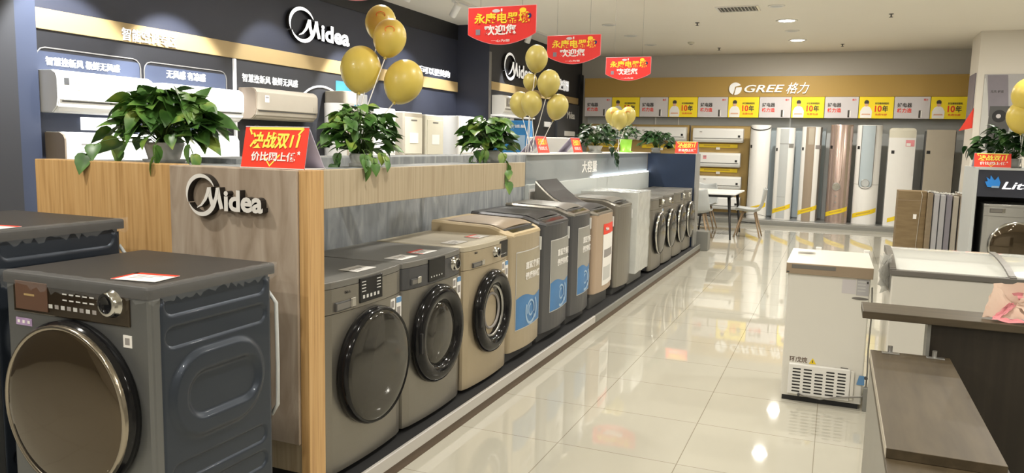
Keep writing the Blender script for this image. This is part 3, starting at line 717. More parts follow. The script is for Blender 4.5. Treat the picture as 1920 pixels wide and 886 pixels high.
far_lab = ['graphite front loader with a chrome-rimmed door just past the film-wrapped washer', 'graphite front loader second after the film-wrapped washer', 'graphite front loader second from the far end of the row', 'graphite front loader at the far end of the row next to the blue cabinet']
for i, y in enumerate((8.56, 9.21, 9.86, 10.50)):
    t = front_loader(far_lab[i], place(y), PI/2, .61, .56, .83, 'dark_graphite', 'graphite_top', front='graphite_metal',
        door=('disc', .0, .42, .235+.01*(i > 1), 'black_gloss', 'smoke_glass', .014, .024, True), panel=[('display', -.02+.06*(i % 2), .10+.06*(i % 2), .715, .81, False), ('knob', .22-.3*(i % 2), .76, .03)], panel_m='graphite_metal', stickers=(i == 0))
# price cards lying on the machine tops
def price_card(label, x, y, z, rz, w=.17, d=.10, red=True):
    q = MB(); q.box(-w/2, w/2, -d/2, d/2, 0, .0015, 'white_print')
    if red:
        q.box(-w/2, w/2, d/2-.02, d/2, .0015, .002, 'sign_red'); q.box(-w/2, -w/2+.012, -d/2, d/2, .0015, .002, 'sign_red')
    for i in range(3): q.box(-w/2+.03, w/2-.03-.02*i, d/2-.04-.018*i, d/2-.033-.018*i, .0015, .0018, 'grey_print')
    return tag(q.build('price_card'), label, 'price card', 'price cards lying on the washing machines', (x, y, z), rz)
price_card('red-edged price card lying on the nearest blue-grey washing machine', -1.86, 1.66, PBL+.862, .15, .15, .11)
price_card('price card on the taller washing machine at the left edge of the picture', -2.52, 1.64, PBL+.972, .1, .15, .11)
zt = ZB+.8315
for lab, x, y, rd in (('white price card on top of the first graphite machine beside the oak post', -1.93, 2.86, False), ('white price card on the second machine, the nearer of its two', -1.94, 3.25, False), ('red-edged price card on the second machine, the farther of its two', -1.95, 3.47, True), ('white price card on the champagne front loader near its left edge', -1.98, 3.90, False), ('red-edged price card on the champagne front loader near its right edge', -1.99, 4.22, True)):
    price_card(lab, x, y, zt, PI/2, .15, .10, rd)

# ================================================================== AIR CONDITIONERS
def wall_ac(label, loc, rz, w, h=.30, d=.22, body='white_plastic', front=None, tagm='white_print', group='wall-mounted air conditioners', badge='black_matte', louver=True, side=None, screen=False):
    """origin: middle of the bottom rear edge, front faces local -Y"""
    t = thing('wall_air_conditioner', label, 'air conditioner', loc, rz, group); front = front or body; side = side or body
    prof = [(0, 0), (0, h), (-d*.75, h), (-d*.92, h*.94), (-d, h*.84), (-d, h*.34), (-d*.93, h*.14), (-d*.70, 0)]
    Mx = Matrix(((0, 0, 1, 0), (1, 0, 0, 0), (0, 1, 0, 0), (0, 0, 0, 1)))   # profile (y,z) extruded along x
    q = MB(); q.prism(prof, -w/2+.012, w/2-.012, body, Mx)
    for s in (-1, 1):
        pr2 = [(y*.97-.002, .006+z*.97) for y, z in prof]; a, b = (w/2-.0125, w/2) if s > 0 else (-w/2, -w/2+.0125); q.prism(pr2, a, b, side, Mx)
    q.build('casing', t)
    q = MB(); q.box(-w/2+.02, w/2-.02, -d-.006, -d+.002, h*.30, h*.86, front, .003); fp = q.build('front_cover', t)
    if louver:
        q = MB(); q.poly([(-w/2+.03, -d*.955-.004, h*.25), (w/2-.03, -d*.955-.004, h*.25), (w/2-.03, -d*.80-.006, h*.045), (-w/2+.03, -d*.80-.006, h*.045)], [(0, 1, 2, 3)], front); q.box(-w/2+.04, w/2-.04, -d*.97-.004, -d*.93, h*.255, h*.285, 'dark_trim'); q.build('louver', t)
    q = MB(); q.box(w/2-.10, w/2-.055, -d-.009, -d-.006, h*.36, h*.36+.045, badge); q.build('badge', t)
    if screen: pbox('display', t, -w/2+.055, -w/2+.10, -d-.009, -d-.006, h*.66, h*.82, 'dark_trim')
    q = MB(); q.box(-w/2+.13, -w/2+.20, -d-.0085, -d-.006, h*.55, h*.55+.075, tagm); q.box(-w/2+.14, -w/2+.19, -d-.009, -d-.0085, h*.55+.045, h*.55+.06, 'grey_print'); q.build('energy_label', t)
    return t
WX = -6.03
wall_ac('big white wall air conditioner at the upper left, directly under lit lettering', (WX, 4.855, 1.665), PI/2, .955, .34, .24, 'bright_white', side='white_plastic', badge='bright_white', screen=True)
wall_ac('white wall air conditioner upper middle, behind the nearest plant', (WX, 5.985, 1.655), PI/2, 1.03, .33, .24, 'bright_white', badge='bright_white')
wall_ac('champagne wall air conditioner above the red and yellow table sign', (WX, 7.22, 1.695), PI/2, 1.075, .34, .24, 'beige_panel', 'beige_panel', side='tan_panel', badge='beige_panel')
wall_ac('white wall air conditioner low on the left, half hidden by the oak counter end', (WX, 4.90, 1.17), PI/2, .955, .34, .24, 'bright_white', side='tan_panel', badge='bright_white')
wall_ac('white wall air conditioner low in the middle, behind the nearest plant and the counter', (WX, 5.93, 1.17), PI/2, .98, .34, .24, 'bright_white', badge='bright_white')
tag(pbox('blue_info_card', None, -6.02, -6.0, 5.85, 6.38, 1.545, 1.635, 'pale_blue_print'), 'pale blue information card between the upper and lower white air conditioners', 'sign')
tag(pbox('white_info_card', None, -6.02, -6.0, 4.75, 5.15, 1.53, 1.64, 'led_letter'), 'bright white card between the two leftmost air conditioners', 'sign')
# round stand-alone unit on a bracket past the champagne one
q = MB(); q.prism(rrect(.34, .28, .06), 0, .16, 'beige_panel', bev=.01); o = tag(q.build('box_air_unit'), 'small beige and grey box unit on the wall above the white cylinder', 'air unit', None, (-5.86, 8.32, 1.94)); pbox('grey_end', o, -.12, .165, .145, .36, .004, .14, 'silver_metal', .01); pbox('bracket', o, -.17, -.1, -.05, .05, -.06, 0, 'steel')

# standing units in the alcove beyond the counter
def alcove(name, label, x, y, w, d, h, parts):
    t = thing(name, label, 'air conditioner', (x, y, 0), PI/2, 'standing air conditioners in the left alcove'); parts(t, w, d, h); return t
def p_square(body, face, cap=None, panel=None, tagc=None, slots=0, handle=False):
    def f(t, w, d, h):
        q = MB(); q.prism(rrect(w, d, .03), 0, h-.015, body); q.prism(rrect(w-.01, d-.01, .03), h-.015, h, cap or body, bev=.006); q.build('casing', t)
        q = MB(); q.box(-w/2+.03, w/2-.03, -d/2-.008, -d/2+.002, .15, h*.62, face, .004); q.box(-w/2+.03, w/2-.03, -d/2-.008, -d/2+.002, h*.70, h-.07, panel or face, .004); q.box(-.08, .08, -d/2-.010, -d/2-.008, h-.12, h-.10, 'grey_trim'); q.build('front_cover', t)
        if tagc: pbox('energy_label', t, -.11, .11, -d/2-.013, -d/2-.009, h-.42, h-.28, 'white_print')
        if slots:
            q = MB()
            for i in range(slots): q.box(w/2-.16, w/2-.01, -d/2-.012, -d/2-.006, h-.09-.05*i, h-.065-.05*i, 'black_matte')
            q.build('outlet_slots', t)
        if handle: 
            q = MB(); q.prism(rrect(.06, .26, .03, cx=-.12, cy=h-.22), 0, .006, 'silver_metal', T((0, -d/2-.008, 0)) @ FRONT); q.build('handle', t)
    return f
def p_round(body, face):
    def f(t, w, d, h):
        q = MB(); q.cyl(w/2, 0, h, body, n=28); q.build('casing', t)
        q = MB(); q.lathe([(w/2+.003, .2), (w/2+.003, h-.1)], face, None, 10, True, 245, 295); q.build('front_cover', t)
    return f
alcove('standing_air_conditioner', 'white cylindrical air conditioner behind the second plant, leftmost of the tall ones', -5.62, 7.95, .36, .36, 1.93, p_round('white_plastic', 'beige_panel'))
alcove('standing_air_conditioner', 'wide bright white cabinet air conditioner behind the big low balloons', -5.62, 8.66, .52, .42, 1.91, p_square('bright_white', 'bright_white'))
alcove('standing_air_conditioner', 'beige cabinet air conditioner with a pink-edged label, right of the wide white one', -5.62, 9.38, .52, .42, 1.89, p_square('beige_panel', 'cream_plastic', 'bright_white', tagc=True))
alcove('standing_air_conditioner', 'cream cabinet air conditioner with a large white label, next to the plain white one', -5.62, 10.0, .54, .42, 1.875, p_square('cream_plastic', 'cream_plastic', 'bright_white', tagc=True))
alcove('standing_air_conditioner', 'plain white cabinet air conditioner with black outlet slots behind the third plant', -5.62, 11.28, 1.0, .42, 1.90, p_square('white_plastic', 'bright_white', slots=3, handle=True))
# louvered unit on the inner wall
t = wall_ac('white window-type air conditioner with a grey grille on the farther dark wall', (-5.45, 12.62, 1.98), PI/2, 1.1, .32, .24, 'white_plastic')
q = MB(); q.box(-.5, .18, -.2475, -.2455, .13, .27, 'silver_metal')
for i in range(9): q.box(-.48, .16, -.2485, -.2475, .138+.014*i, .145+.014*i, 'grey_print')
q.build('grille', t)
for y, lab in ((11.72, 'small white price tag left under the louvered air conditioner'), (12.35, 'wider white price tag right under the louvered air conditioner'), (14.3, 'white price tag on the dark wall behind the lower balloons')):
    tag(pbox('price_tag', None, -5.445, -5.43, y+.3, y+.3+(.18 if y < 12 else .36), 1.84, 1.94, 'white_print'), lab, 'price tag')
tag(pbox('shelf_light', None, -5.45, -5.25, 12.02, 13.6, 1.95, 1.975, 'letter_face_lit'), 'thin white lit shelf under the louvered air conditioner', 'shelf')
q = MB(); q.box(-.28, .28, 0, .10, 0, 1.78, 'blue_board', .004); o = tag(q.build('blue_display_board'), 'blue standing display board behind the third plant', 'display board', None, (-3.82, 9.0, 0))
q = MB(); q.text('舒适星', .0, .22, 1.69, 1.73, 0, 'white_print', .002); q.box(.05, .22, -.001, 0, 1.42, 1.6, 'pale_blue_print'); q.build('printed_text', o)
q = MB(); q.box(-.26, .26, 0, .5, 0, 1.58, 'white_plastic', .01); o = tag(q.build('white_cabinet'), 'plain white cabinet just right of the blue board, behind the balloon sticks', 'cabinet', None, (-3.30, 9.0, 0)); pbox('door_gap', o, -.262, .262, -.001, .002, 1.2, 1.205, 'grey_trim')

# far wall split units
FY = 16.78
wall_ac('white wall air conditioner at the top of the stack of three', (-2.325, FY, 1.61), 0, 1.02, .29, .2, 'bright_white')
wall_ac('white wall air conditioner in the middle of the stack of three, with a red label', (-2.29, FY, 1.10), 0, .88, .295, .2, 'bright_white', tagm='pink_paper')
wall_ac('white wall air conditioner at the bottom of the stack, just above the table', (-2.26, FY, .645), 0, .90, .26, .2, 'bright_white')
wall_ac('white wall air conditioner behind the table legs', (-2.26, FY, .22), 0, .90, .26, .2, 'bright_white')
wall_ac('white wall air conditioner above the lime-green pot, left of the stack of three', (-3.52, FY, 1.625), 0, 1.07, .29, .2, 'bright_white')
wall_ac('white wall air conditioner on the far wall behind the small gold balloons', (-4.62, FY, 1.635), 0, 1.08, .285, .2, 'bright_white')
for x0, x1, z0, z1, lab in ((-2.72, -1.93, 1.50, 1.575, 'yellow label bar under the top air conditioner of the stack'), (-2.69, -1.91, .99, 1.065, 'yellow label bar under the middle air conditioner of the stack'), (-3.95, -3.1, 1.46, 1.54, 'yellow label bar under the air conditioner above the lime-green pot'), (-5.05, -4.25, 1.46, 1.54, 'yellow label bar at the far left under the far-wall air conditioner')):
    o = tag(pbox('label_bar', None, x0, x1, 16.74, 16.78, z0, z1, 'yellow_tag'), lab, 'label', 'yellow label bars on the far wall'); pbox('printed_text', o, x0+.1, x1-.15, 16.738, 16.74, z0+.025, z1-.02, 'amber_tag'); pbox('white_tab', o, (x0+x1)/2-.04, (x0+x1)/2+.04, 16.735, 16.738, z0-.04, z0+.01, 'white_print')
for x in (-3.7, -3.2):
    tag(pbox('hanging_bracket', None, x-.015, x+.015, 16.86, 16.9, 1.965, 2.12, 'bright_white'), 'white bracket above the mounting board, the %s one' % ('left' if x < -3.5 else 'right'), 'bracket')

# tall column units on the far plinth
def col(label, x, w, h, build, y=16.42):
    t = thing('column_air_conditioner', label, 'air conditioner', (x, y, .1), 0, 'tall standing air conditioners on the plinth'); S_ = build(t, w, h); 
    # diagonal yellow strip and little black badge, wrapped on the front surface S_(u) -> (x, y)
    q = MB(); q.grid(lambda u, v: (S_(-.78+1.5*u)[0], S_(-.78+1.5*u)[1]-.004, .10+.14*u+.085*v), 14, 1, 'yellow_tag'); st = q.build('yellow_strip', t)
    q = MB(); q.grid(lambda u, v: (S_(-.45+.75*u)[0], S_(-.45+.75*u)[1]-.006, .165+.07*u+.03*v), 8, 1, 'amber_tag'); q.build('printed_text', st)
    q = MB(); q.grid(lambda u, v: (S_(-.72+.2*u)[0], S_(-.72+.2*u)[1]-.005, h-.46+.06*v), 3, 1, 'black_matte'); q.build('badge', t)
    return t, S_
def cyl_unit(body, depth=.8, cap=None):
    def b(t, w, h):
        r = w/2; S_ = lambda u: (r*math.sin(u*PI/2), -r*depth*math.cos(u*PI/2))
        plan = [S_(-1+2*i/20) for i in range(21)] + [(r, .10), (-r, .10)]
        plan = plan[::-1]
        plan = plan[::-1]
        q = MB(); q.prism(plan, 0, h, body, smooth=False, bev=.01); o = q.build('casing', t)
        for p in o.data.polygons: p.use_smooth = len(p.vertices) == 4 and abs(p.normal.z) < .3
        return S_
    return b
def strip(t, S_, u0, u1, z0, z1, m, name='front_strip', off=.003, n=8):
    q = MB(); q.grid(lambda u, v: (S_(u0+(u1-u0)*u)[0], S_(u0+(u1-u0)*u)[1]-off, z0+(z1-z0)*v), n, 1, m); return q.build(name, t)
t, S_ = col('tall white half-round air conditioner with a black arc on top, leftmost of the row', -1.455, .39, 1.87, cyl_unit('white_plastic'))
q = MB(); q.grid(lambda u, v: (S_(-1+2*u)[0], S_(-1+2*u)[1]-.005, 1.83-.075*math.sin(PI*u)+.02*v), 20, 1, 'black_matte'); q.build('black_arc', t)
q = MB(); q.grid(lambda u, v: (S_(-1+2*u)[0], S_(-1+2*u)[1]-.005, .02+.055*math.sin(PI*u)+.008*v), 20, 1, 'grey_trim'); q.build('base_arc', t)
t, S_ = col('tall white air conditioner with a pale grey centre strip, second in the tall row', -.975, .36, 1.82, cyl_unit('white_plastic', .7))
strip(t, S_, -.35, .25, .02, 1.80, 'pale_grey_plastic'); strip(t, S_, -.35, .75, 1.50, 1.51, 'grey_trim', 'seam', .004); strip(t, S_, -.35, .2, .45, .455, 'grey_trim', 'seam', .004); strip(t, S_, .28, .72, 1.43, 1.50, 'silver_metal', 'display', .005)
t, S_ = col('tall white air conditioner with a tan centre strip, third in the tall row', -.485, .37, 1.845, cyl_unit('white_plastic', .75))
strip(t, S_, -.38, .22, .0, 1.84, 'tan_panel'); strip(t, S_, .62, 1, .0, 1.84, 'grey_trim', 'side_strip'); strip(t, S_, .28, .95, 1.42, 1.49, 'grey_print', 'display', .005); strip(t, S_, -.2, .15, 1.5, 1.82, 'beige_panel', 'outlet', .005)
t, S_ = col('tall pink-gold cylinder air conditioner with a round dial, fourth in the tall row', .05, .41, 1.89, cyl_unit('rose_metal', .85))
def dial(t, S_, u, z, r, m, ring):
    x, y = S_(u); n = Vector((x, y*.9, 0)).normalized(); M = T((x, y-.004, z)) @ RX(90); q = MB(); q.lathe([(r, -.01), (r, .006), (r*.9, .010), (r*.86, .006)], ring, M, 28); q.lathe([(r*.86, .006), (0, .004)], m, M, 28); return q.build('dial', t)
dial(t, S_, -.1, .70, .075, 'chrome', 'silver_metal')
q = MB(); S2 = S_; q.tube([(S2(u)[0], S2(u)[1]-.003, z) for u, z in ((-.32, 1.86), (-.32, 1.2), (-.30, .85), (-.24, .78))], .004, 'tan_trim', n=5); q.tube([(S2(u)[0], S2(u)[1]-.003, z) for u, z in ((.14, 1.86), (.14, 1.2), (.12, .85), (.05, .78))], .004, 'tan_trim', n=5); q.build('outline', t)
strip(t, S_, -.14, -.06, .50, .53, 'silver_metal', 'button'); strip(t, S_, -.14, -.06, .38, .41, 'silver_metal', 'button')
strip(t, S_, .35, .55, .0, 1.88, 'tan_panel', 'side_strip')
t, S_ = col('tall white cylinder air conditioner with a long U-shaped outline, right of the pink-gold one', .545, .44, 1.89, cyl_unit('white_plastic', .8))
strip(t, S_, -.42, .28, .72, 1.88, 'blue_grey_strip')
q = MB(); pts = [(-.43, 1.88), (-.43, .80)] + [(-.07-.36*math.cos(R(a)), .78-.10*math.sin(R(a))) for a in range(0, 181, 20)] + [(.29, .80), (.29, 1.88)]; q.tube([(S_(u)[0], S_(u)[1]-.006, z) for u, z in pts], .006, 'grey_trim', n=6); q.build('outline', t)
dial(t, S_, -.07, .79, .075, 'pale_grey_plastic', 'silver_metal'); strip(t, S_, -1, -.44, .76, .765, 'grey_trim', 'seam'); strip(t, S_, .3, 1, .76, .765, 'grey_trim', 'seam')
# box unit with cream cap
t = thing('column_air_conditioner', 'tall white cabinet air conditioner with a cream rounded cap and a red label', 'air conditioner', (1.105, 16.42, .1), 0, 'tall standing air conditioners on the plinth')
S_ = lambda u: (u*.225, -.16-.03*(1-u*u))
pl = [S_(-1+2*i/12) for i in range(13)] + [(.225, .12), (-.225, .12)]
q = MB(); q.prism(pl, 0, 1.66, 'white_plastic'); q.build('casing', t)
q = MB(); q.prism(pl, 1.66, 1.84, 'cream_plastic', bev=.05); q.build('cap', t)
strip(t, S_, -.78, -.55, 1.36, 1.42, 'black_matte', 'badge', .004, 2); strip(t, S_, .25, .9, 1.50, 1.62, 'pink_paper', 'energy_label', .004, 2); strip(t, S_, .3, .62, 1.51, 1.56, 'white_print', 'energy_label', .006, 2)
q = MB(); q.grid(lambda u, v: (S_(-.7+1.4*u)[0], S_(-.7+1.4*u)[1]-.004, .06+.12*u+.08*v), 6, 1, 'yellow_tag'); q.build('yellow_strip', t)
t = thing('column_air_conditioner', 'flat beige panel air conditioner at the right end of the tall row', 'air conditioner', (1.735, 16.42, .1), 0, 'tall standing air conditioners on the plinth')
q = MB(); q.box(-.25, .25, -.13, .12, 0, 1.79, 'dark_trim', .004); q.build('casing', t)
q = MB(); q.box(-.235, .24, -.15, -.13, .01, 1.815, 'beige_panel', .004); q.build('front_cover', t)
pbox('badge', t, -.215, -.155, -.154, -.149, 1.37, 1.43, 'black_matte')
# framed light panels between the tall units
for x0, x1, lab in ((-1.66, -1.22, 'first'), ):
    tag(pbox('pale_back_panel', None, -1.66, -.24, 16.86, 16.9, .12, 1.93, 'blue_grey_strip'), 'pale blue-grey panel behind the three leftmost tall air conditioners', 'wall panel')
q = MB(); q.tube([(2.10, 16.3, .05), (2.12, 16.32, 1.0), (2.15, 16.34, 1.95)], .018, 'bright_white'); tag(q.build('white_pole'), 'thin white pole at the right end of the tall air conditioner row', 'pole', None)

# ================================================================== TABLE SIGNS, BANNERS
def table_sign(label, loc, rz, w, h=.16, bd=.19, detail=True, apex=.045):
    t = thing('table_sign', label, 'sign', loc, rz, 'red and yellow folded table signs')
    L = math.hypot(h, apex); a = math.degrees(math.atan2(apex, h)); M = RX(-a); L2 = math.hypot(h, bd-apex); a2 = math.degrees(math.atan2(bd-apex, h))
    q = MB(); q.box(-w/2, w/2, 0, .003, 0, L, 'sign_red', M=M); q.box(-w/2, w/2, .003, .0042, 0, L, 'lilac_paper', M=M); fr = q.build('front_sheet', t)
    q = MB(); M2 = T((0, bd, 0)) @ RX(a2); q.box(-w/2, w/2, -.003, 0, 0, L2, 'lilac_paper', M=M2); q.build('back_sheet', t)
    q = MB(); q.box(-w/2, w/2, -.004, bd+.004, 0, .003, 'white_print'); q.build('base_sheet', t)
    q = MB(); k = w/.30
    q.text('决战双11', -.118*k, .118*k, L*.47, L*.86, -.0015, 'yellow_bright', .001, M=M, bold=.028, shear=.2); q.text('价比网上低', -.105*k, .105*k, L*.17, L*.39, -.0015, 'white_print', .001, M=M, bold=.025); q.build('lettering', fr)
    if detail:
        q = MB(); Mf = M @ FRONT
        q.ribbon([(-.128*k, L*.95), (.128*k, L*.95)], .010, .0012, 'yellow_bright', M @ FRONT); q.ribbon([(-.128*k, L*.95), (-.115*k, L*.80)], .007, .0012, 'yellow_bright', Mf); q.ribbon([(.128*k, L*.95), (.105*k, L*.80)], .007, .0012, 'yellow_bright', Mf)
        q.ribbon([(-.045*k, L*.30), (-.012*k, L*.06), (.03*k, L*.33)], .006, .0014, 'yellow_bright', Mf)
        q.prism([(.118*k+.009*(1 if i % 2 == 0 else .45)*math.cos(R(90+36*i)), L*.38+.009*(1 if i % 2 == 0 else .45)*math.sin(R(90+36*i))) for i in range(10)], 0, .0012, 'white_print', Mf); q.build('printed_trim', fr)
    return t
table_sign('red and yellow folded sign at the near corner of the island counter', (-1.987, 2.372, 1.3832), 0, .30, bd=.13, apex=.035)
table_sign('red and yellow folded sign on the glass partition ledge, right of the balloon sticks', (-2.56, 6.9, 1.4125), PI/2, .30, detail=False)
table_sign('red and yellow folded sign on the partition ledge just left of the fourth plant', (-2.56, 7.95, 1.4125), PI/2, .30, detail=False)
table_sign('red and yellow folded sign on top of the blue end cabinet', (-1.965, 11.0, 1.4065), 0, .31, .17)
table_sign('red and yellow folded sign on the black cabinet at the right edge of the picture', (1.575, 9.88, 1.3515), 0, .35, .155)

def banner(label, x, y, zt, rz=0):
    t = thing('hanging_banner', label, 'banner', (x, y, zt-.30), rz, 'red welcome banners hanging in a row')
    pts = [(-.30, .30), (-.30, .085)] + [(-.30+.60*i/16, .085-.085*math.sin(PI*i/16)**.9) for i in range(1, 16)] + [(.30, .085), (.30, .30)]
    pts = pts[::-1]
    q = MB(); q.prism(pts, 0, .006, 'red_print', FRONT); b_ = q.build('banner_board', t)
    q = MB(); e = [(p[0], p[1]) for p in pts] + [pts[0]]; q.tube([(x_, -.003, z_) for x_, z_ in e], .0035, 'pink_paper', n=5); q.build('banner_edge', b_)
    q = MB(); q.text('永康电器城', -.245, .245, .165, .255, -.006, 'yellow_print', .002, bold=.025); q.text('欢迎您', -.155, .13, .075, .158, -.006, 'white_print', .002, bold=.03); q.text('一心为您', -.09, .075, .022, .040, -.006, 'white_print', .001); q.build('lettering', b_)
    q = MB(); Mf = T((0, -.006, 0)) @ FRONT
    q.prism([(-.05+.035*math.cos(R(a)), .268+.014*math.sin(R(a))) for a in range(0, 360, 30)], 0, .001, 'grey_poster', Mf); q.prism([(.185+.03*math.cos(R(a)), .265+.02*math.sin(R(a))) for a in range(0, 360, 30)], 0, .001, 'yellow_print', Mf); q.prism([(.245+.015*math.cos(R(a)), .22+.02*math.sin(R(a))) for a in range(0, 360, 30)], 0, .001, 'navy_print', Mf)
    q.box(-.008, .006, -.0072, -.006, .262, .285, 'white_print'); q.box(-.23, -.19, -.0072, -.006, .08, .125, 'gallery_grey'); q.build('printed_pictures', b_)
    for s in (-.19, .18):
        q = MB(); q.tube([(s, -.003, .30), (s, -.003, CEIL-zt+.30)], .0012, 'grey_trim', n=4); q.build('hanging_wire', t)
    return t
banner('red welcome banner with only its curved bottom edge showing at the top of the picture', -2.60, 3.9, 2.60)
banner('large red welcome banner, nearest of the three fully seen', -2.588, 5.9, 2.595)
banner('red welcome banner in the middle, above the taller balloon cluster', -2.685, 8.05, 2.658)
banner('red welcome banner farthest away, in front of the grey far wall', -2.608, 10.1, 2.648)

# ================================================================== BALLOONS
def balloon(label, pos, base, r, m='balloon_gold', group=None, stretch=1.17, print_=0):
    t = thing('balloon', label, 'balloon', base, 0, group)
    P = Vector(pos)-Vector(base); L = P.length
    prof = []
    for i in range(17):
        a = R(-90+180*i/16); rr = r*math.cos(a); z = r*stretch*math.sin(a)
        if z < 0: rr *= 1-.16*(-z/(r*stretch))**2; z *= 1.12
        prof.append((max(rr, 0), z))
    tilt = Vector((0, 0, 1)).rotation_difference(P.normalized().lerp(Vector((0, 0, 1)), .3)).to_matrix().to_4x4()
    q = MB(); q.lathe(prof, m, T(P) @ tilt, 32); bb = q.build('balloon_skin', t)
    kn = Vector(T(P) @ tilt @ Vector((0, 0, -r*stretch*1.12)))
    q = MB(); q.lathe([(.004, .006), (.006, 0), (.012, -.012), (0, -.012)], m, T(kn) @ tilt, 10); q.build('knot', bb)
    if print_:
        q = MB(); 
        v = (Vector((0, 0, 1.5))-Vector(pos)); v.normalize(); c = P + Vector((v.x*r*.93, v.y*r*.93, r*.35)); 
        u = Vector((v.y, -v.x, 0)).normalized()
        q.tube([c+u*(r*.28*math.cos(R(a)))+Vector((0, 0, r*.2*math.sin(R(a)))) for a in range(0, 360, 30)], .0025, 'orange_print', n=5, closed=True); q.build('printed_mark', bb)
    q = MB(); mid = kn*.5+Vector((random.uniform(-.01, .01), random.uniform(-.01, .01), 0)); q.tube([kn, mid, Vector((0, 0, .003))], .0035, 'white_plastic', n=6); q.build('stick', t)
    return t
random.seed(3)
g = 'gold balloons over the second plant'
B1 = (-2.62, 3.80, 1.4025)
balloon('topmost gold balloon of the near cluster, partly behind another one', (-2.80, 4.42, 2.26), B1, .100, group=g, print_=1)
balloon('upper gold balloon with an orange mark, just below the topmost in the near cluster', (-2.62, 4.24, 2.135), B1, .103, group=g, print_=1)
balloon('large gold balloon at the left of the near cluster', (-2.76, 4.13, 1.935), B1, .125, group=g)
balloon('large gold balloon at the right of the near cluster, in front of the gold band', (-2.53, 4.26, 1.868), B1, .121, group=g)
g = 'gold balloons over the glass partition'
for i, (lab, x, z, r, y, bx) in enumerate((('topmost gold balloon of the middle cluster, under the banner', -2.625, 2.283, .105, 6.8, -.04), ('smallest balloon of the middle cluster, upper left', -2.69, 2.075, .067, 6.82, -.02), ('balloon upper right in the middle cluster', -2.498, 2.057, .105, 6.8, .0), ('balloon lower left in the middle cluster', -2.80, 1.868, .103, 6.86, .02), ('balloon lower centre in the middle cluster, in front', -2.632, 1.868, .097, 6.72, .03), ('balloon lower right in the middle cluster', -2.42, 1.845, .100, 6.84, .05))):
    balloon(lab, (x, y, z), (-2.62+bx*.5, 6.62+.03*i, 1.4125), r, 'balloon_olive', g)
g = 'small gold balloons near the far wall'
for i, (lab, x, z, y) in enumerate((('far small gold balloon, left of three', -2.62, 1.862, 9.5), ('far small gold balloon, right of three', -2.435, 1.868, 9.5), ('far small gold balloon, middle of three and in front', -2.51, 1.82, 9.4))):
    balloon(lab, (x, y, z), (-2.58+.03*i, 9.42+.02*i, 1.4125), .098, 'balloon_olive', g, print_=(i < 2))
g = 'yellow balloons at the right edge of the picture'
balloon('upper yellow balloon at the right edge, in front of the column poster', (1.82, 9.8, 2.13), (1.83, 9.95, 1.3515), .15, 'balloon_gold', g)
balloon('lower yellow balloon at the right edge, just above the right-hand plant', (1.79, 9.85, 1.90), (1.86, 9.95, 1.3515), .14, 'balloon_gold', g)

# ================================================================== PLANTS
def leaf(q, p, d, L, wd, roll, m):
    """heart-shaped leaf from p along d"""
    d = d.normalized(); s = d.cross(Vector((0, 0, 1)))
    if s.length < .1: s = Vector((1, 0, 0))
    s.normalize(); n = s.cross(d); s2 = s*math.cos(roll)+n*math.sin(roll); n = s2.cross(d)
    out = [(0, 0), (-.08, .22), (.02, .42), (.25, .5), (.5, .42), (.75, .22), (1.0, 0)]
    v = []
    for a, w in out:
        c = p+d*(L*a)-n*(L*.22*a*a)+n*0
        v += [tuple(c+s2*(wd*w)-n*(wd*w*-.28)), tuple(c-n*.0), tuple(c-s2*(wd*w)-n*(wd*w*-.28))]
    v = [tuple(Vector(x)) for x in v]; f = []
    for i in range(len(out)-1): f += [(i*3, i*3+1, i*3+4, i*3+3), (i*3+1, i*3+2, i*3+5, i*3+4)]
    q.poly(v, f, m, smooth=True)
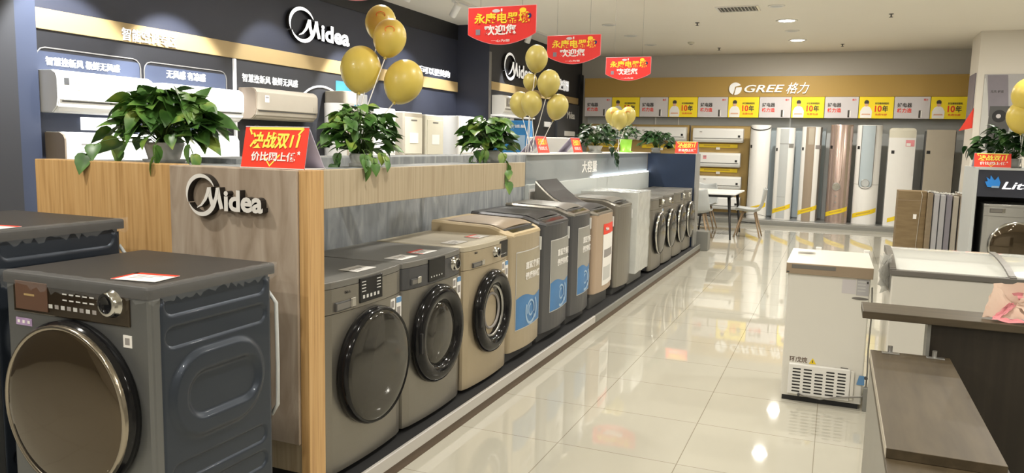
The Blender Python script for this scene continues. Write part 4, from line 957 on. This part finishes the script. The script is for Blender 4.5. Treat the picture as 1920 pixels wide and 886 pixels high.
def plant(label, loc, R_, H, n, pot=('white_pot', .075, .055, .11), leafm='leaf_green', drops=(), seed=1, sq=1.0, L0=.085, loc_rz=0, low=.1):
    rnd = random.Random(seed); t = thing('potted_plant', label, 'plant', loc, loc_rz, 'leafy potted plants on the counters')
    pm, r1, r0, hh = pot
    q = MB(); q.lathe([(0, .004), (r0*1.25, .004), (r0*1.25, .014), (r0, .014), (r1*.97, hh-.015), (r1, hh-.012), (r1, hh), (r1*.9, hh), (r1*.9, hh-.02), (0, hh-.02)], pm, None, 24); q.lathe([(0, 0), (r0*1.3, 0), (r1*1.05, .012), (r1*1.08, .016)], pm, None, 24); po = q.build('pot', t)
    q = MB(); q.lathe([(r1*.9, hh-.022), (0, hh-.012)], 'soil', None, 16); q.build('soil', po)
    ql = MB(); qs = MB()
    for i in range(n):
        az = rnd.uniform(0, 2*PI); el = rnd.random()**.7; rr = R_*(.25+.75*rnd.random()**.6)*(1-.45*el**2); 
        x, y = rr*math.cos(az), rr*math.sin(az)*sq; z = hh+H*low*(-1 if rnd.random() < .12 else 1)+(H-hh)*el*rnd.uniform(.75, 1)
        p = Vector((x, y, z)); d = Vector((math.cos(az+rnd.uniform(-.9, .9)), math.sin(az+rnd.uniform(-.9, .9))*sq, rnd.uniform(-.8, .35)))
        L = L0*rnd.uniform(.7, 1.3); leaf(ql, p, d, L, L*.85, rnd.uniform(-.7, .7), leafm)
        if i % 3 == 0:
            qs.tube([(rnd.uniform(-.02, .02), rnd.uniform(-.02, .02), hh-.02), (x*.45, y*.45, hh+(z-hh)*.75), tuple(p)], .0022, 'stem_green', n=4)
    for (dx, dy, dz, k) in drops:     # trailing vines
        P0 = Vector((dx*.35, dy*.35, hh+.02)); P1 = Vector((dx*.9, dy*.9, hh+.02)); P2 = Vector((dx, dy, dz))
        pts = [P0*(1-s)**2+P1*2*s*(1-s)+P2*s*s for s in [j/6 for j in range(7)]]
        qs.tube([tuple(a) for a in pts], .0022, 'stem_green', n=4)
        for j in range(k):
            s = .35+.65*(j+1)/k; a = P0*(1-s)**2+P1*2*s*(1-s)+P2*s*s
            leaf(ql, a, Vector((rnd.uniform(-.6, .6)+dx*.6, rnd.uniform(-.6, .6)+dy*.6, -1.0)), L0*rnd.uniform(.8, 1.15), L0*.8, rnd.uniform(-.5, .5), leafm)
    ql.build('foliage', t); qs.build('stems', t)
    return t
plant('bushy green plant in a pale pot on the near oak end of the counter', (-2.775, 2.60, 1.3785), .285, .30, 260, ('grey_pot', .085, .065, .09), 'leaf_green', [(-.18, -.25, .03, 2), (.20, -.24, .03, 2), (.27, -.1, .04, 2), (-.24, -.05, .06, 2)], 11, .5, .088)
plant('green plant trailing over the oak header, just right of the near table sign', (-1.98, 2.95, 1.3785), .17, .27, 210, ('white_pot', .045, .035, .06), 'leaf_green', [(.19, -.17, .02, 3), (.195, -.24, .01, 3), (.19, -.08, .03, 3), (-.03, -.15, .01, 3)], 5, 1.0, .055, low=.03)
plant('green plant trailing over the far end of the oak header', (-1.985, 4.37, 1.3785), .165, .27, 200, ('grey_pot', .075, .058, .075), 'leaf_green', [(.20, -.16, -.11, 7), (-.02, -.20, -.0, 3), (.05, -.19, .02, 3)], 8, 1.15, .07, low=.03)
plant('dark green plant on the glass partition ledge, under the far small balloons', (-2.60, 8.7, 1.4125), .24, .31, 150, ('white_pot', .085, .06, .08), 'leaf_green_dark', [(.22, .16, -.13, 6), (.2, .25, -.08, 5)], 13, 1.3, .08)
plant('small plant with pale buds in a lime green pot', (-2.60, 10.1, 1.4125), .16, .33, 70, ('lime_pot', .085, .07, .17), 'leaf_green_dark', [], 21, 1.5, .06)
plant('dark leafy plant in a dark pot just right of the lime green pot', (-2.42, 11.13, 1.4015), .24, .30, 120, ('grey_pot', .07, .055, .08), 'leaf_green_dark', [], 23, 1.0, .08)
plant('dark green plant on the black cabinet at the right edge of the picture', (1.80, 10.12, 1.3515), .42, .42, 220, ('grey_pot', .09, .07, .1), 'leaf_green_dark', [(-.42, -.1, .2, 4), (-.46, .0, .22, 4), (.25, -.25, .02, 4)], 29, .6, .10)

# ================================================================== CEILING
def downlight(label, x, y, lit, group):
    k = 1.6 if lit else 1.15  # lit discs enlarged so the lamp's glow is built into the shape
    t = thing('ceiling_downlight', label, 'ceiling light', (x, y, CEIL-.012), 0, group)
    q = MB(); q.lathe([(a_*k, b_) for a_, b_ in ((.075, .012), (.10, .012), (.10, .004), (.092, 0), (.078, 0), (.072, .008))], 'white_plastic', None, 28); q.build('trim_ring', t)
    q = MB(); q.lathe([(0, .006), (.076*k, .006)], 'lamp_face' if lit else 'pale_grey_plastic', None, 24); q.build('lamp_face', t)
    if lit:
        l = bpy.data.lights.new('downlight_glow', 'AREA'); l.shape = 'DISK'; l.size = .15; l.energy = DOWN_POWER*lit; l.color = DOWN_COL; lo = bpy.data.objects.new('downlight_glow', l); C.objects.link(lo); lo.parent = t; lo.location = (0, 0, -.006)
    return t
downlight('lit round ceiling downlight, the nearer and larger of the two bright ones', -.85, 12.77, 1.3, 'lit ceiling downlights')
downlight('lit round ceiling downlight, the farther of the two bright ones', -.80, 15.06, 1.6, 'lit ceiling downlights')
for lab, x, y in (('unlit round ceiling downlight, nearest of the left three', -3.58, 12.52), ('unlit round ceiling downlight, middle of the left three', -3.55, 13.83), ('unlit round ceiling downlight, farthest of the left three', -3.49, 15.16), ('unlit ceiling downlight at the top edge right of the air vent', -.91, 11.45), ('unlit ceiling downlight between the two bright ones', -.83, 13.88)):
    downlight(lab, x, y, 0, 'unlit ceiling downlights')
for x, y, p in ((-.9, 9.6, 1), (-.9, 7.2, 1), (-.9, 4.8, 1), (-.9, 2.2, 1), (-.9, -.4, 1), (-.9, -3, 1), (-3.4, 8.8, 1), (-3.4, 5.6, 1), (-3.3, 1.2, 1.2), (-3.3, -1.6, 1.6), (2.0, 9.4, 1), (2.0, 6.0, 1), (2.2, 1.5, 1), (2.2, -2, 1), (5, 11, 1), (5, 6, 1), (5, 1, 1), (-3.4, 10.1, 1.5), (2.9, 11.6, 2)):  # unseen fittings put in to light the room, last two for the far end
    downlight('unseen lit ceiling downlight out of the picture, added to brighten the shop floor', x, y, p, 'unseen ceiling downlights added for light')
t = thing('ceiling_vent', 'white rectangular ceiling air vent with dark slats at the top of the picture', 'air vent', (-1.43, 11.53, CEIL-.014))
q = MB(); 
for a in ((-.29, .29, -.22, -.19), (-.29, .29, .19, .22), (-.29, -.26, -.19, .19), (.26, .29, -.19, .19)): q.box(a[0], a[1], a[2], a[3], 0, .014, 'white_plastic')
q.build('frame', t); pbox('duct_back', t, -.26, .26, -.19, .19, .010, .0135, 'dark_trim')
for i in range(11):
    q = MB(); q.box(-.018, .018, -.19, .19, -.001, .001, 'white_plastic', M=T((-.235+.047*i, 0, .006)) @ RY(35)); q.build('slat', t)
def sprinkler(label, x, y, k='sprinkler'):
    q = MB()
    if k == 'sprinkler': q.lathe([(.035, 0), (.03, -.008), (.010, -.012), (.010, -.04), (.028, -.045), (.028, -.048), (0, -.048)], 'dark_trim', None, 14)
    else: q.lathe([(.06, 0), (.062, -.015), (.05, -.035), (.028, -.038), (.028, -.05), (0, -.052)], 'cream_plastic', None, 20); q.lathe([(.029, -.036), (.029, -.046)], 'dark_trim', None, 20)
    return tag(q.build(k if k == 'sprinkler' else 'smoke_detector'), label, 'sprinkler' if k == 'sprinkler' else 'smoke detector', None, (x, y, CEIL))
sprinkler('small dark ceiling sprinkler right under the air vent', -2.18, 12.65); sprinkler('small ceiling sprinkler above the brand emblem near the far wall', -2.29, 15.9); sprinkler('small ceiling sprinkler near the far wall, right of the bright downlights', -.05, 15.8); sprinkler('small ceiling sprinkler at the upper right of the ceiling', .575, 12.53)
sprinkler('cream round smoke detector on the ceiling near the far wall', -2.67, 14.94, 'smoke')
# track with spotlights washing the left display wall
q = MB(); q.box(-.02, .02, 4.0, 16.6, -.035, 0, 'white_plastic'); o = tag(q.build('lighting_track'), 'white ceiling lighting track running along the left display wall', 'light track', None, (-4.98, 0, CEIL)); 
def spotlight(label, y, aim, power, ang=62, x=-4.98):
    P = Vector((x, y, CEIL-.16)); A = Vector(aim); d = (A-P).normalized()
    t = thing('track_spotlight', label, 'spotlight', tuple(P), 0, 'track spotlights on the ceiling')
    rot = Vector((0, 0, -1)).rotation_difference(d).to_matrix().to_4x4()
    q = MB(); q.lathe([(0, .09), (.045, .09), (.05, .08), (.05, -.09), (.042, -.095), (.040, -.085)], 'white_plastic', rot, 20); b_ = q.build('lamp_body', t)
    q = MB(); q.lathe([(.041, -.086), (0, -.086)], 'spot_face', rot, 20); q.build('lamp_face', b_)
    q = MB(); q.cyl(.014, .0, .125, 'white_plastic', n=10); q.box(-.03, .03, -.05, .05, .108, .126, 'white_plastic'); q.build('bracket', t)
    l = bpy.data.lights.new('spot_glow', 'SPOT'); l.energy = power; l.spot_size = R(ang); l.spot_blend = .35; l.shadow_soft_size = .04; l.color = SPOT_COL
    lo = bpy.data.objects.new('spot_glow', l); C.objects.link(lo); lo.parent = t; lo.matrix_local = Matrix.Translation(d*.10) @ rot
    return t
spotlight('white track spotlight at the top of the picture left of the large banner', 9.75, (-6.0, 10.2, 2.1), SPOT_POWER, 60)
spotlight('white track spotlight just under the large banner, lighting the farther wall', 12.5, (-5.45, 12.7, 2.1), SPOT_POWER*.6, 50)
for y, p, za in ((4.4, 2.8, 1.75), (5.6, 2.8, 1.65), (7.0, .8, 2.0), (8.5, 1.8, 1.65), (11.0, 1.3, 1.6), (14.6, .5, 2.0)):
    spotlight('white track spotlight over the left wall, out of the picture', y, (-6.0 if y < 12 else -5.45, y+.25, za), SPOT_POWER*p)

# ================================================================== RIGHT SIDE: FREEZERS, DESK, CABINET
t = thing('chest_freezer', 'small white chest freezer with a tan front band, standing alone in the aisle', 'freezer', (0, 4.812, 0))
w, d = .47, .45
q = MB(); q.prism(rrect(w-.022, d-.02, .012, cy=d/2), .03, .772, 'freezer_white'); q.build('body', t)
q = MB(); q.box(-w/2, w/2, -.006, .03, .772, .836, 'tan_trim', .004); q.box(-w/2+.03, w/2-.20, -.008, -.005, .805, .828, 'grey_trim', .001); q.box(-w/2+.004, -w/2+.018, -.008, -.005, .778, .786, 'dark_trim'); q.build('front_band', t)
q = MB(); q.poly([(-w/2, 0, .836), (w/2, 0, .836), (w/2-.014, d, .868), (-w/2+.014, d, .868), (-w/2, .01, .775), (w/2, .01, .775), (w/2-.014, d, .775), (-w/2+.014, d, .775)], [(0, 1, 2, 3), (1, 5, 6, 2), (0, 3, 7, 4), (3, 2, 6, 7), (4, 7, 6, 5), (0, 4, 5, 1)], 'freezer_white'); ld = q.build('lid', t)
for x in (-.07, .21):
    q = MB(); q.box(x-.018, x+.018, d-.0, d+.02, .80, .885, 'white_plastic', .004); q.build('hinge', t)
q = MB(); q.box(-.185, .155, -.012, .012, .045, .232, 'white_plastic', .006); g_ = q.build('vent_grille', t)
q = MB()
for c in range(5):
    for r_ in range(8):
        if c == 2 and r_ == 7: continue
        x = -.162+.062*c; z = .066+.0195*r_; q.prism(rrect(.046, .0085, .004, 3, x+.023, z), 0, .0008, 'black_matte', T((0, -.0122, 0)) @ FRONT)
q.build('vent_slots', g_)
q = MB(); q.box(.157, .176, -.008, .0, .05, .225, 'freezer_white', .003); q.build('side_bracket', g_)
pbox('base_gap', t, -.215, .205, .012, d-.03, .0, .031, 'black_matte')
q = MB(); q.text('环戊烷', -.185, -.085, .238, .272, .0095, 'brown_label', .001, bold=.01); q.build('lettering', t)
q = MB(); Mf = T((-.055, .0095, .254)) @ FRONT; q.prism([(-.02, -.017), (.02, -.017), (0, .018)], 0, .001, 'yellow_tag', Mf); q.prism([(-.003, -.010), (.003, -.010), (.002, .006), (-.002, .006)], .001, .0015, 'dark_print', Mf); q.build('warning_label', t)
q = MB(); q.box(.075, .148, .0085, .0102, .678, .760, 'grey_poster'); q.box(.152, .218, .0085, .0102, .672, .765, 'gallery_mid')
for i in range(4): q.box(.083, .14, .0080, .0086, .74-.016*i, .745-.016*i, 'grey_poster'); q.box(.158, .20, .0080, .0086, .75-.018*i, .756-.018*i, 'sticker_outline')
q.box(.205, .214, .0078, .0086, .742, .756, 'dark_print'); q.build('rating_label', t)
q = MB(); q.prism([(.045*math.cos(R(a))+.175, .654+.008*math.sin(R(a))) for a in range(0, 360, 24)], 0, .002, 'grey_trim', T((0, .0098, 0)) @ FRONT); q.build('brand_mark', t)
q = MB(); q.box(.10, .14, .006, .0098, .226, .238, 'grey_trim', .001); q.build('name_plate', t)
q = MB(); q.tube([(-.12, -.012, .052), (-.09, -.022, .046), (0, -.03, .040), (.08, -.028, .062), (.16, -.022, .075), (.222, -.014, .082), (.242, .02, .10), (.244, .03, .22), (.240, .035, .35), (.243, .04, .55), (.236, .045, .72)], .0045, 'cable', n=7); q.cyl(.008, -.004, .02, 'dark_trim', T((-.12, -.012, .05)) @ RX(90), 12); q.build('power_cord', t)
q = MB(); q.box(.228, .255, -.02, .01, .0, .14, 'dull_alu', .004); q.build('rear_bracket', t)
q = MB(); q.prism([(0, 0), (.042, 0), (.040, .055), (.012, .055)], 0, .002, 'blue_tag', T((.19, .004, .148)) @ FRONT); q.cyl(.010, 0, .014, 'dark_trim', T((.238, .0, .195)) @ RX(90), 10); q.build('blue_tag', t)
tag(pbox('price_card', None, -.19, -.09, 5.10, 5.17, .8705, .873, 'white_print'), 'white price card with a red end on the lid of the small chest freezer', 'price card')

t = thing('chest_freezer', 'long white chest freezer with sloping glass lids behind the dark wood desk', 'freezer', (1.25, 4.69, 0))
x0, x1, d = -.93, .95, .67
q = MB(); q.box(x0, x1, 0, d, .05, .825, 'freezer_white', .008); q.build('body', t)
pbox('plinth', t, x0+.03, x1-.03, .03, d-.03, 0, .05, 'dark_trim')
q = MB(); q.box(x0-.004, x1+.004, -.010, .03, .825, .855, 'grey_trim', .004); q.box(x0-.004, x1+.004, d-.03, d+.004, .825, .905, 'white_plastic', .004); q.build('rim', t)
def lid_curve(s): return (.02+s*(d-.05), .858+.055*math.sin(min(1, s*1.15)*PI/2)**.8)
for xa, xb, nm in ((x0+.012, -.38, 'a'), (-.34, x1-.01, 'b')):
    q = MB(); q.grid(lambda u, v: (xa+(xb-xa)*u, lid_curve(v)[0], lid_curve(v)[1]), 4, 8, 'lid_glass'); lg = q.build('glass_lid', t)
for xc in (x0+.004, -.36):
    q = MB()
    for i in range(8):
        a, b_ = lid_curve(i/8), lid_curve((i+1)/8); q.poly([(xc-.016, a[0], a[1]-.03), (xc+.016, a[0], a[1]-.03), (xc+.016, b_[0], b_[1]-.03), (xc-.016, b_[0], b_[1]-.03), (xc-.016, a[0], a[1]+.006), (xc+.016, a[0], a[1]+.006), (xc+.016, b_[0], b_[1]+.006), (xc-.016, b_[0], b_[1]+.006)], [(4, 5, 6, 7), (0, 4, 7, 3), (1, 2, 6, 5), (0, 1, 5, 4), (2, 3, 7, 6)], 'grey_trim')
    q.box(xc-.016, xc+.016, -.006, .02, .83, .862, 'grey_trim', .003); q.build('lid_rail', t)
pbox('inner_liner', t, x0+.03, x1-.03, .05, d-.04, .80, .845, 'bright_white')
q = MB(); rnd = random.Random(4)
q.grid(lambda u, v: (-.98+.05*math.sin(PI*u)+rnd.uniform(-.008, .008), .02+.26*u, .72+.22*v*(1-.2*u)+rnd.uniform(-.006, .006)), 10, 10, 'bag_film'); q.grid(lambda u, v: (-.93-.05*math.sin(PI*v)+rnd.uniform(-.006, .006), .02+.26*u, .72+.22*v*(1-.2*u)), 10, 10, 'bag_film')
tag(q.build('plastic_bag'), 'crumpled clear plastic hanging on the left end of the long freezer', 'plastic bag', None, (1.25, 4.69, 0))

# reception desk
t = thing('reception_desk', 'dark wood reception desk with an overhanging top at the right edge', 'desk', (.128, 3.16, 0))
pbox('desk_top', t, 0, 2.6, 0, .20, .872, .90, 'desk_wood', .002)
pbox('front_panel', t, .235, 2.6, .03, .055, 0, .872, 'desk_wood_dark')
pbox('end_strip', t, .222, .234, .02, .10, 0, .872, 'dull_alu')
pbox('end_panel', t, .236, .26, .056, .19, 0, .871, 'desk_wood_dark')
t = thing('low_cabinet', 'low wood cabinet with a raised leaf in the lower right foreground', 'cabinet', (.296, 1.0, 0))
pbox('body', t, -.134, .134, 0, 2.09, 0, .722, 'grey_laminate' if 'grey_laminate' in MATS else 'gallery_mid')
pbox('cabinet_top', t, -.137, .137, -.01, 2.09, .7225, .742, 'desk_wood_lengthwise', .001)
lf = pbox('raised_leaf', t, -.135, .125, 1.068, 2.105, .7425, .768, 'desk_wood_lengthwise', .001)
pbox('edge_band', lf, -.1365, -.1352, 1.068, 2.105, .7425, .7685, 'beige_panel')
for x in (-.07, .075):
    q = MB(); q.box(x-.028, x+.030, 2.065, 2.088, .768, .7715, 'steel', .001); q.cyl(.008, 0, .026, 'steel', T((x, 2.095, .766)), 14); q.build('hinge', lf)
# gift wrap on the desk
q = MB(); rnd = random.Random(9)
def crump(a, b, c, dd, m, nu=9, nv=7, s=.006):
    A, B, Cc, D = map(Vector, (a, b, c, dd))
    q.grid(lambda u, v: tuple((A*(1-u)+B*u)*(1-v)+(D*(1-u)+Cc*u)*v+Vector((rnd.uniform(-s, s), rnd.uniform(-s, s), rnd.uniform(-s, s)))), nu, nv, m)
crump((.0, 0, .005), (.20, .04, .006), (.20, .05, .14), (.035, .03, .125), 'peach_paper', s=.004)
crump((.035, .03, .125), (.08, .0, .075), (.14, -.03, .01), (.0, 0, .005), 'peach_paper', s=.003)
crump((.03, -.02, .012), (.20, -.045, .008), (.20, -.07, .004), (.018, -.05, .004), 'pink_paper', s=.004)
crump((.03, -.02, .012), (.08, -.02, .07), (.10, -.01, .06), (.05, -.03, .006), 'pink_paper', s=.003)
crump((.09, .0, .10), (.22, -.01, .12), (.22, .0, .09), (.12, .0, .06), 'pink_paper', s=.005)
crump((.10, -.01, .05), (.22, -.03, .02), (.22, .0, .09), (.12, .0, .10), 'peach_paper', s=.005)
tag(q.build('gift_wrap'), 'crumpled pink and peach wrapping paper lying on the dark desk top', 'wrapping paper', None, (.53, 3.24, .9015))

# cardboard and wrapped slabs
t = thing('cardboard_box', 'tall brown cardboard box with a white label standing in front of the tall air conditioners', 'box', (.955, 11.5, 0))
q = MB(); q.box(-.17, .17, 0, .35, 0, .985, 'cardboard', .003); q.build('carton', t)
pbox('white_label', t, .025, .065, -.004, 0, .62, .68, 'white_print'); pbox('top_tape', t, -.171, .171, -.003, .0, .86, .865, 'tan_trim')
q = MB(); q.tube([(.10, -.006, .985), (.115, -.008, .93), (.10, -.007, .7), (.085, -.006, .3), (.08, -.006, .05)], .004, 'beige_panel', n=5); q.build('string', t)
for i, (x, m, h, lab) in enumerate(((1.16, 'cardboard', .97, 'brown wrapped slab right beside the tall cardboard box'), (1.235, 'gallery_mid', .96, 'second wrapped slab from the cardboard box, grey'), (1.31, 'gallery_mid', .95, 'third wrapped slab from the cardboard box, grey'), (1.385, 'gallery_grey', .95, 'fourth wrapped slab from the cardboard box, darker grey'), (1.465, 'beige_panel', .94, 'fifth wrapped slab from the cardboard box, beige'), (1.545, 'tan_panel', .96, 'last wrapped slab from the cardboard box, nearest the black cabinet'))):
    t = thing('wrapped_slab', lab, 'slab', (x, 11.42+.02*i, 0), 0, 'plastic-wrapped slabs beside the cardboard box')
    q = MB(); q.box(-.031, .031, 0, .55, 0, h, m, .008); q.build('slab', t)
    q = MB(); rnd = random.Random(i); q.grid(lambda u, v: (-.034+.068*u, -.006-.008*math.sin(PI*u)+rnd.uniform(-.002, .002), h*v), 4, 14, 'film'); q.grid(lambda u, v: (-.036+.072*u, .01+.5*v, h+.004+rnd.uniform(0, .02)), 4, 8, 'film_heavy'); q.build('plastic_wrap', t)

# black cabinet with a washing machine at the right edge
t = thing('display_cabinet', 'black display cabinet with pale edges around a silver washing machine at the right edge', 'cabinet', (1.41, 9.85, 0))
q = MB(); q.box(0, .035, 0, .8, 0, 1.35, 'pale_grey_plastic', .003); q.build('side_edge', t)
pbox('top_edge', t, .0355, 2.2, 0, .8, 1.325, 1.35, 'pale_grey_plastic')
hb = pbox('header_panel', t, .036, 2.2, .01, .05, 1.03, 1.324, 'navy_panel'); pbox('back_panel', t, .036, 2.2, .76, .8, .1, 1.324, 'black_matte'); pbox('floor_plinth', t, .036, 2.2, 0, .8, 0, .1, 'black_matte'); pbox('inner_side', t, .036, .05, .05, .76, .1, 1.03, 'black_matte')
q = MB(); q.text('LittleSwan', .27, 1.05, 1.12, 1.20, .01, 'led_letter', .01, bold=.01, shear=.25); q.build('lettering', hb)
q = MB(); Mf = T((.0, .01, 0)) @ FRONT
q.prism([(.13, 1.14), (.24, 1.13), (.25, 1.19), (.225, 1.255), (.205, 1.22), (.19, 1.215), (.155, 1.265), (.15, 1.22), (.115, 1.245), (.13, 1.20), (.105, 1.195)], 0, .012, 'swan_blue', Mf); q.prism([(.17, 1.13), (.24, 1.13), (.24, 1.15), (.17, 1.15)], .012, .014, 'pale_blue_print', Mf); q.build('swan_emblem', hb)
front_loader('silver washer with a big round door inside the black cabinet', (1.83, 9.89, .101), 0, .60, .58, .85, 'silver_metal', 'silver_metal', door=('disc', .03, .40, .27, 'chrome', 'brown_glass'), panel=[('knob', .11, .785, .03), ('drawer', -.24, -.09, .755, .80)], group='silver washer at the right', stickers=0)
# poster and pennant on the column
q = MB(); q.box(2.10, 3.4, 14.585, 14.6, 1.5, 2.765, 'gallery_mid'); o = tag(q.build('column_poster'), 'grey poster with a dark appliance picture on the pale column', 'poster')
q = MB(); Mf = T((0, 14.585, 0)) @ FRONT; q.prism([(2.10, 1.5), (2.22, 1.5), (2.20, 2.25), (2.12, 2.70), (2.10, 2.70)], 0, .002, 'sticker_outline', Mf); q.prism([(2.14, 2.75), (2.42, 2.75), (2.48, 2.1), (2.20, 2.1)], 0, .003, 'gallery_grey', Mf); q.prism([(2.19, 1.6), (2.50, 1.6), (2.50, 2.26), (2.21, 2.26)], .003, .005, 'dark_trim', Mf); q.prism([(2.35+.10*math.cos(R(a)), 2.10+.10*math.sin(R(a))) for a in range(0, 360, 20)], .005, .007, 'black_matte', Mf); q.prism([(2.34+.035*math.cos(R(a)), 2.10+.035*math.sin(R(a))) for a in range(0, 360, 30)], .007, .009, 'grey_poster', Mf); q.build('printed_picture', o)
q = MB(); q.text('无风 舒适', 2.20, 2.38, 2.47, 2.51, 14.582, 'dark_print', .001); q.build('lettering', o)
tag(pbox('narrow_poster', None, 1.985, 2.0, 14.72, 15.36, 1.92, 2.80, 'gallery_grey'), 'narrow dark poster on the side of the pale column', 'poster')
q = MB(); q.prism([(0, 0), (.19, .05), (.19, .38)], 0, .008, 'sign_red', FRONT); tag(q.build('red_pennant'), 'small red triangular pennant beside the pale column', 'pennant', None, (1.81, 14.66, 1.86))

# ================================================================== TABLE AND CHAIRS
t = thing('white_table', 'white rectangular table with splayed black legs near the far wall', 'table', (-1.90, 13.68, 0))
q = MB(); q.prism(rrect(.82, 1.42, .03), .735, .755, 'bright_white', bev=.003); q.build('tabletop', t)
pbox('apron', t, -.34, .34, -.62, .62, .69, .734, 'black_matte')
for sx in (-1, 1):
    for sy in (-1, 1):
        q = MB(); q.tube([(sx*.30, sy*.58, .70), (sx*.36, sy*.66, .02), (sx*.361, sy*.661, 0)], [.028, .014, .014], 'black_matte', n=10); q.build('leg', t)
def chair(label, x, y, rz):
    t = thing('shell_chair', label, 'chair', (x, y, 0), rz, 'white shell chairs round the white table')
    def sh(u, v):
        a = (u-.5)*2; prof = [(-.21, .44), (-.19, .452), (-.10, .442), (.0, .43), (.10, .432), (.17, .46), (.215, .54), (.24, .64), (.262, .74), (.275, .82)]
        i = v*9; k = min(8, int(i)); s = i-k; y_ = prof[k][0]*(1-s)+prof[k+1][0]*s; z_ = prof[k][1]*(1-s)+prof[k+1][1]*s
        wd = .23*(.9+.12*math.sin(PI*min(1, v*1.3)))*(1-.18*max(0, v-.75)/.25)
        return (a*wd*math.cos(a*.25), y_-(.09*a*a*max(0, v-.45)), z_+.055*a*a*(1-max(0, v-.5)))
    q = MB(); q.grid(sh, 16, 27, 'pale_grey_plastic'); o = q.build('seat_shell', t)
    m = o.modifiers.new('thick', 'SOLIDIFY'); m.thickness = .008
    for sx in (-1, 1):
        for sy in (-1, 1):
            q = MB(); q.tube([(sx*.10, sy*.10, .42), (sx*.21, sy*.21-.0, .0)], [.018, .011], 'pale_wood', n=8); q.build('leg', t)
    q = MB()
    for a, b_ in (((-.15, -.15, .24), (.15, .15, .24)), ((-.15, .15, .24), (.15, -.15, .24)), ((-.11, -.11, .40), (.11, -.11, .40)), ((-.11, .11, .40), (.11, .11, .40))): q.tube([a, b_], .005, 'black_matte', n=5)
    q.build('wire_brace', t)
    return t
chair('pale shell chair with its back to the camera, near the white table', -2.06, 12.90, PI)
chair('pale shell chair at the right side of the white table, under its far corner', -1.33, 13.72, -PI/2)
chair('pale shell chair behind the white table, only its curved back showing above', -2.22, 14.62, 0)
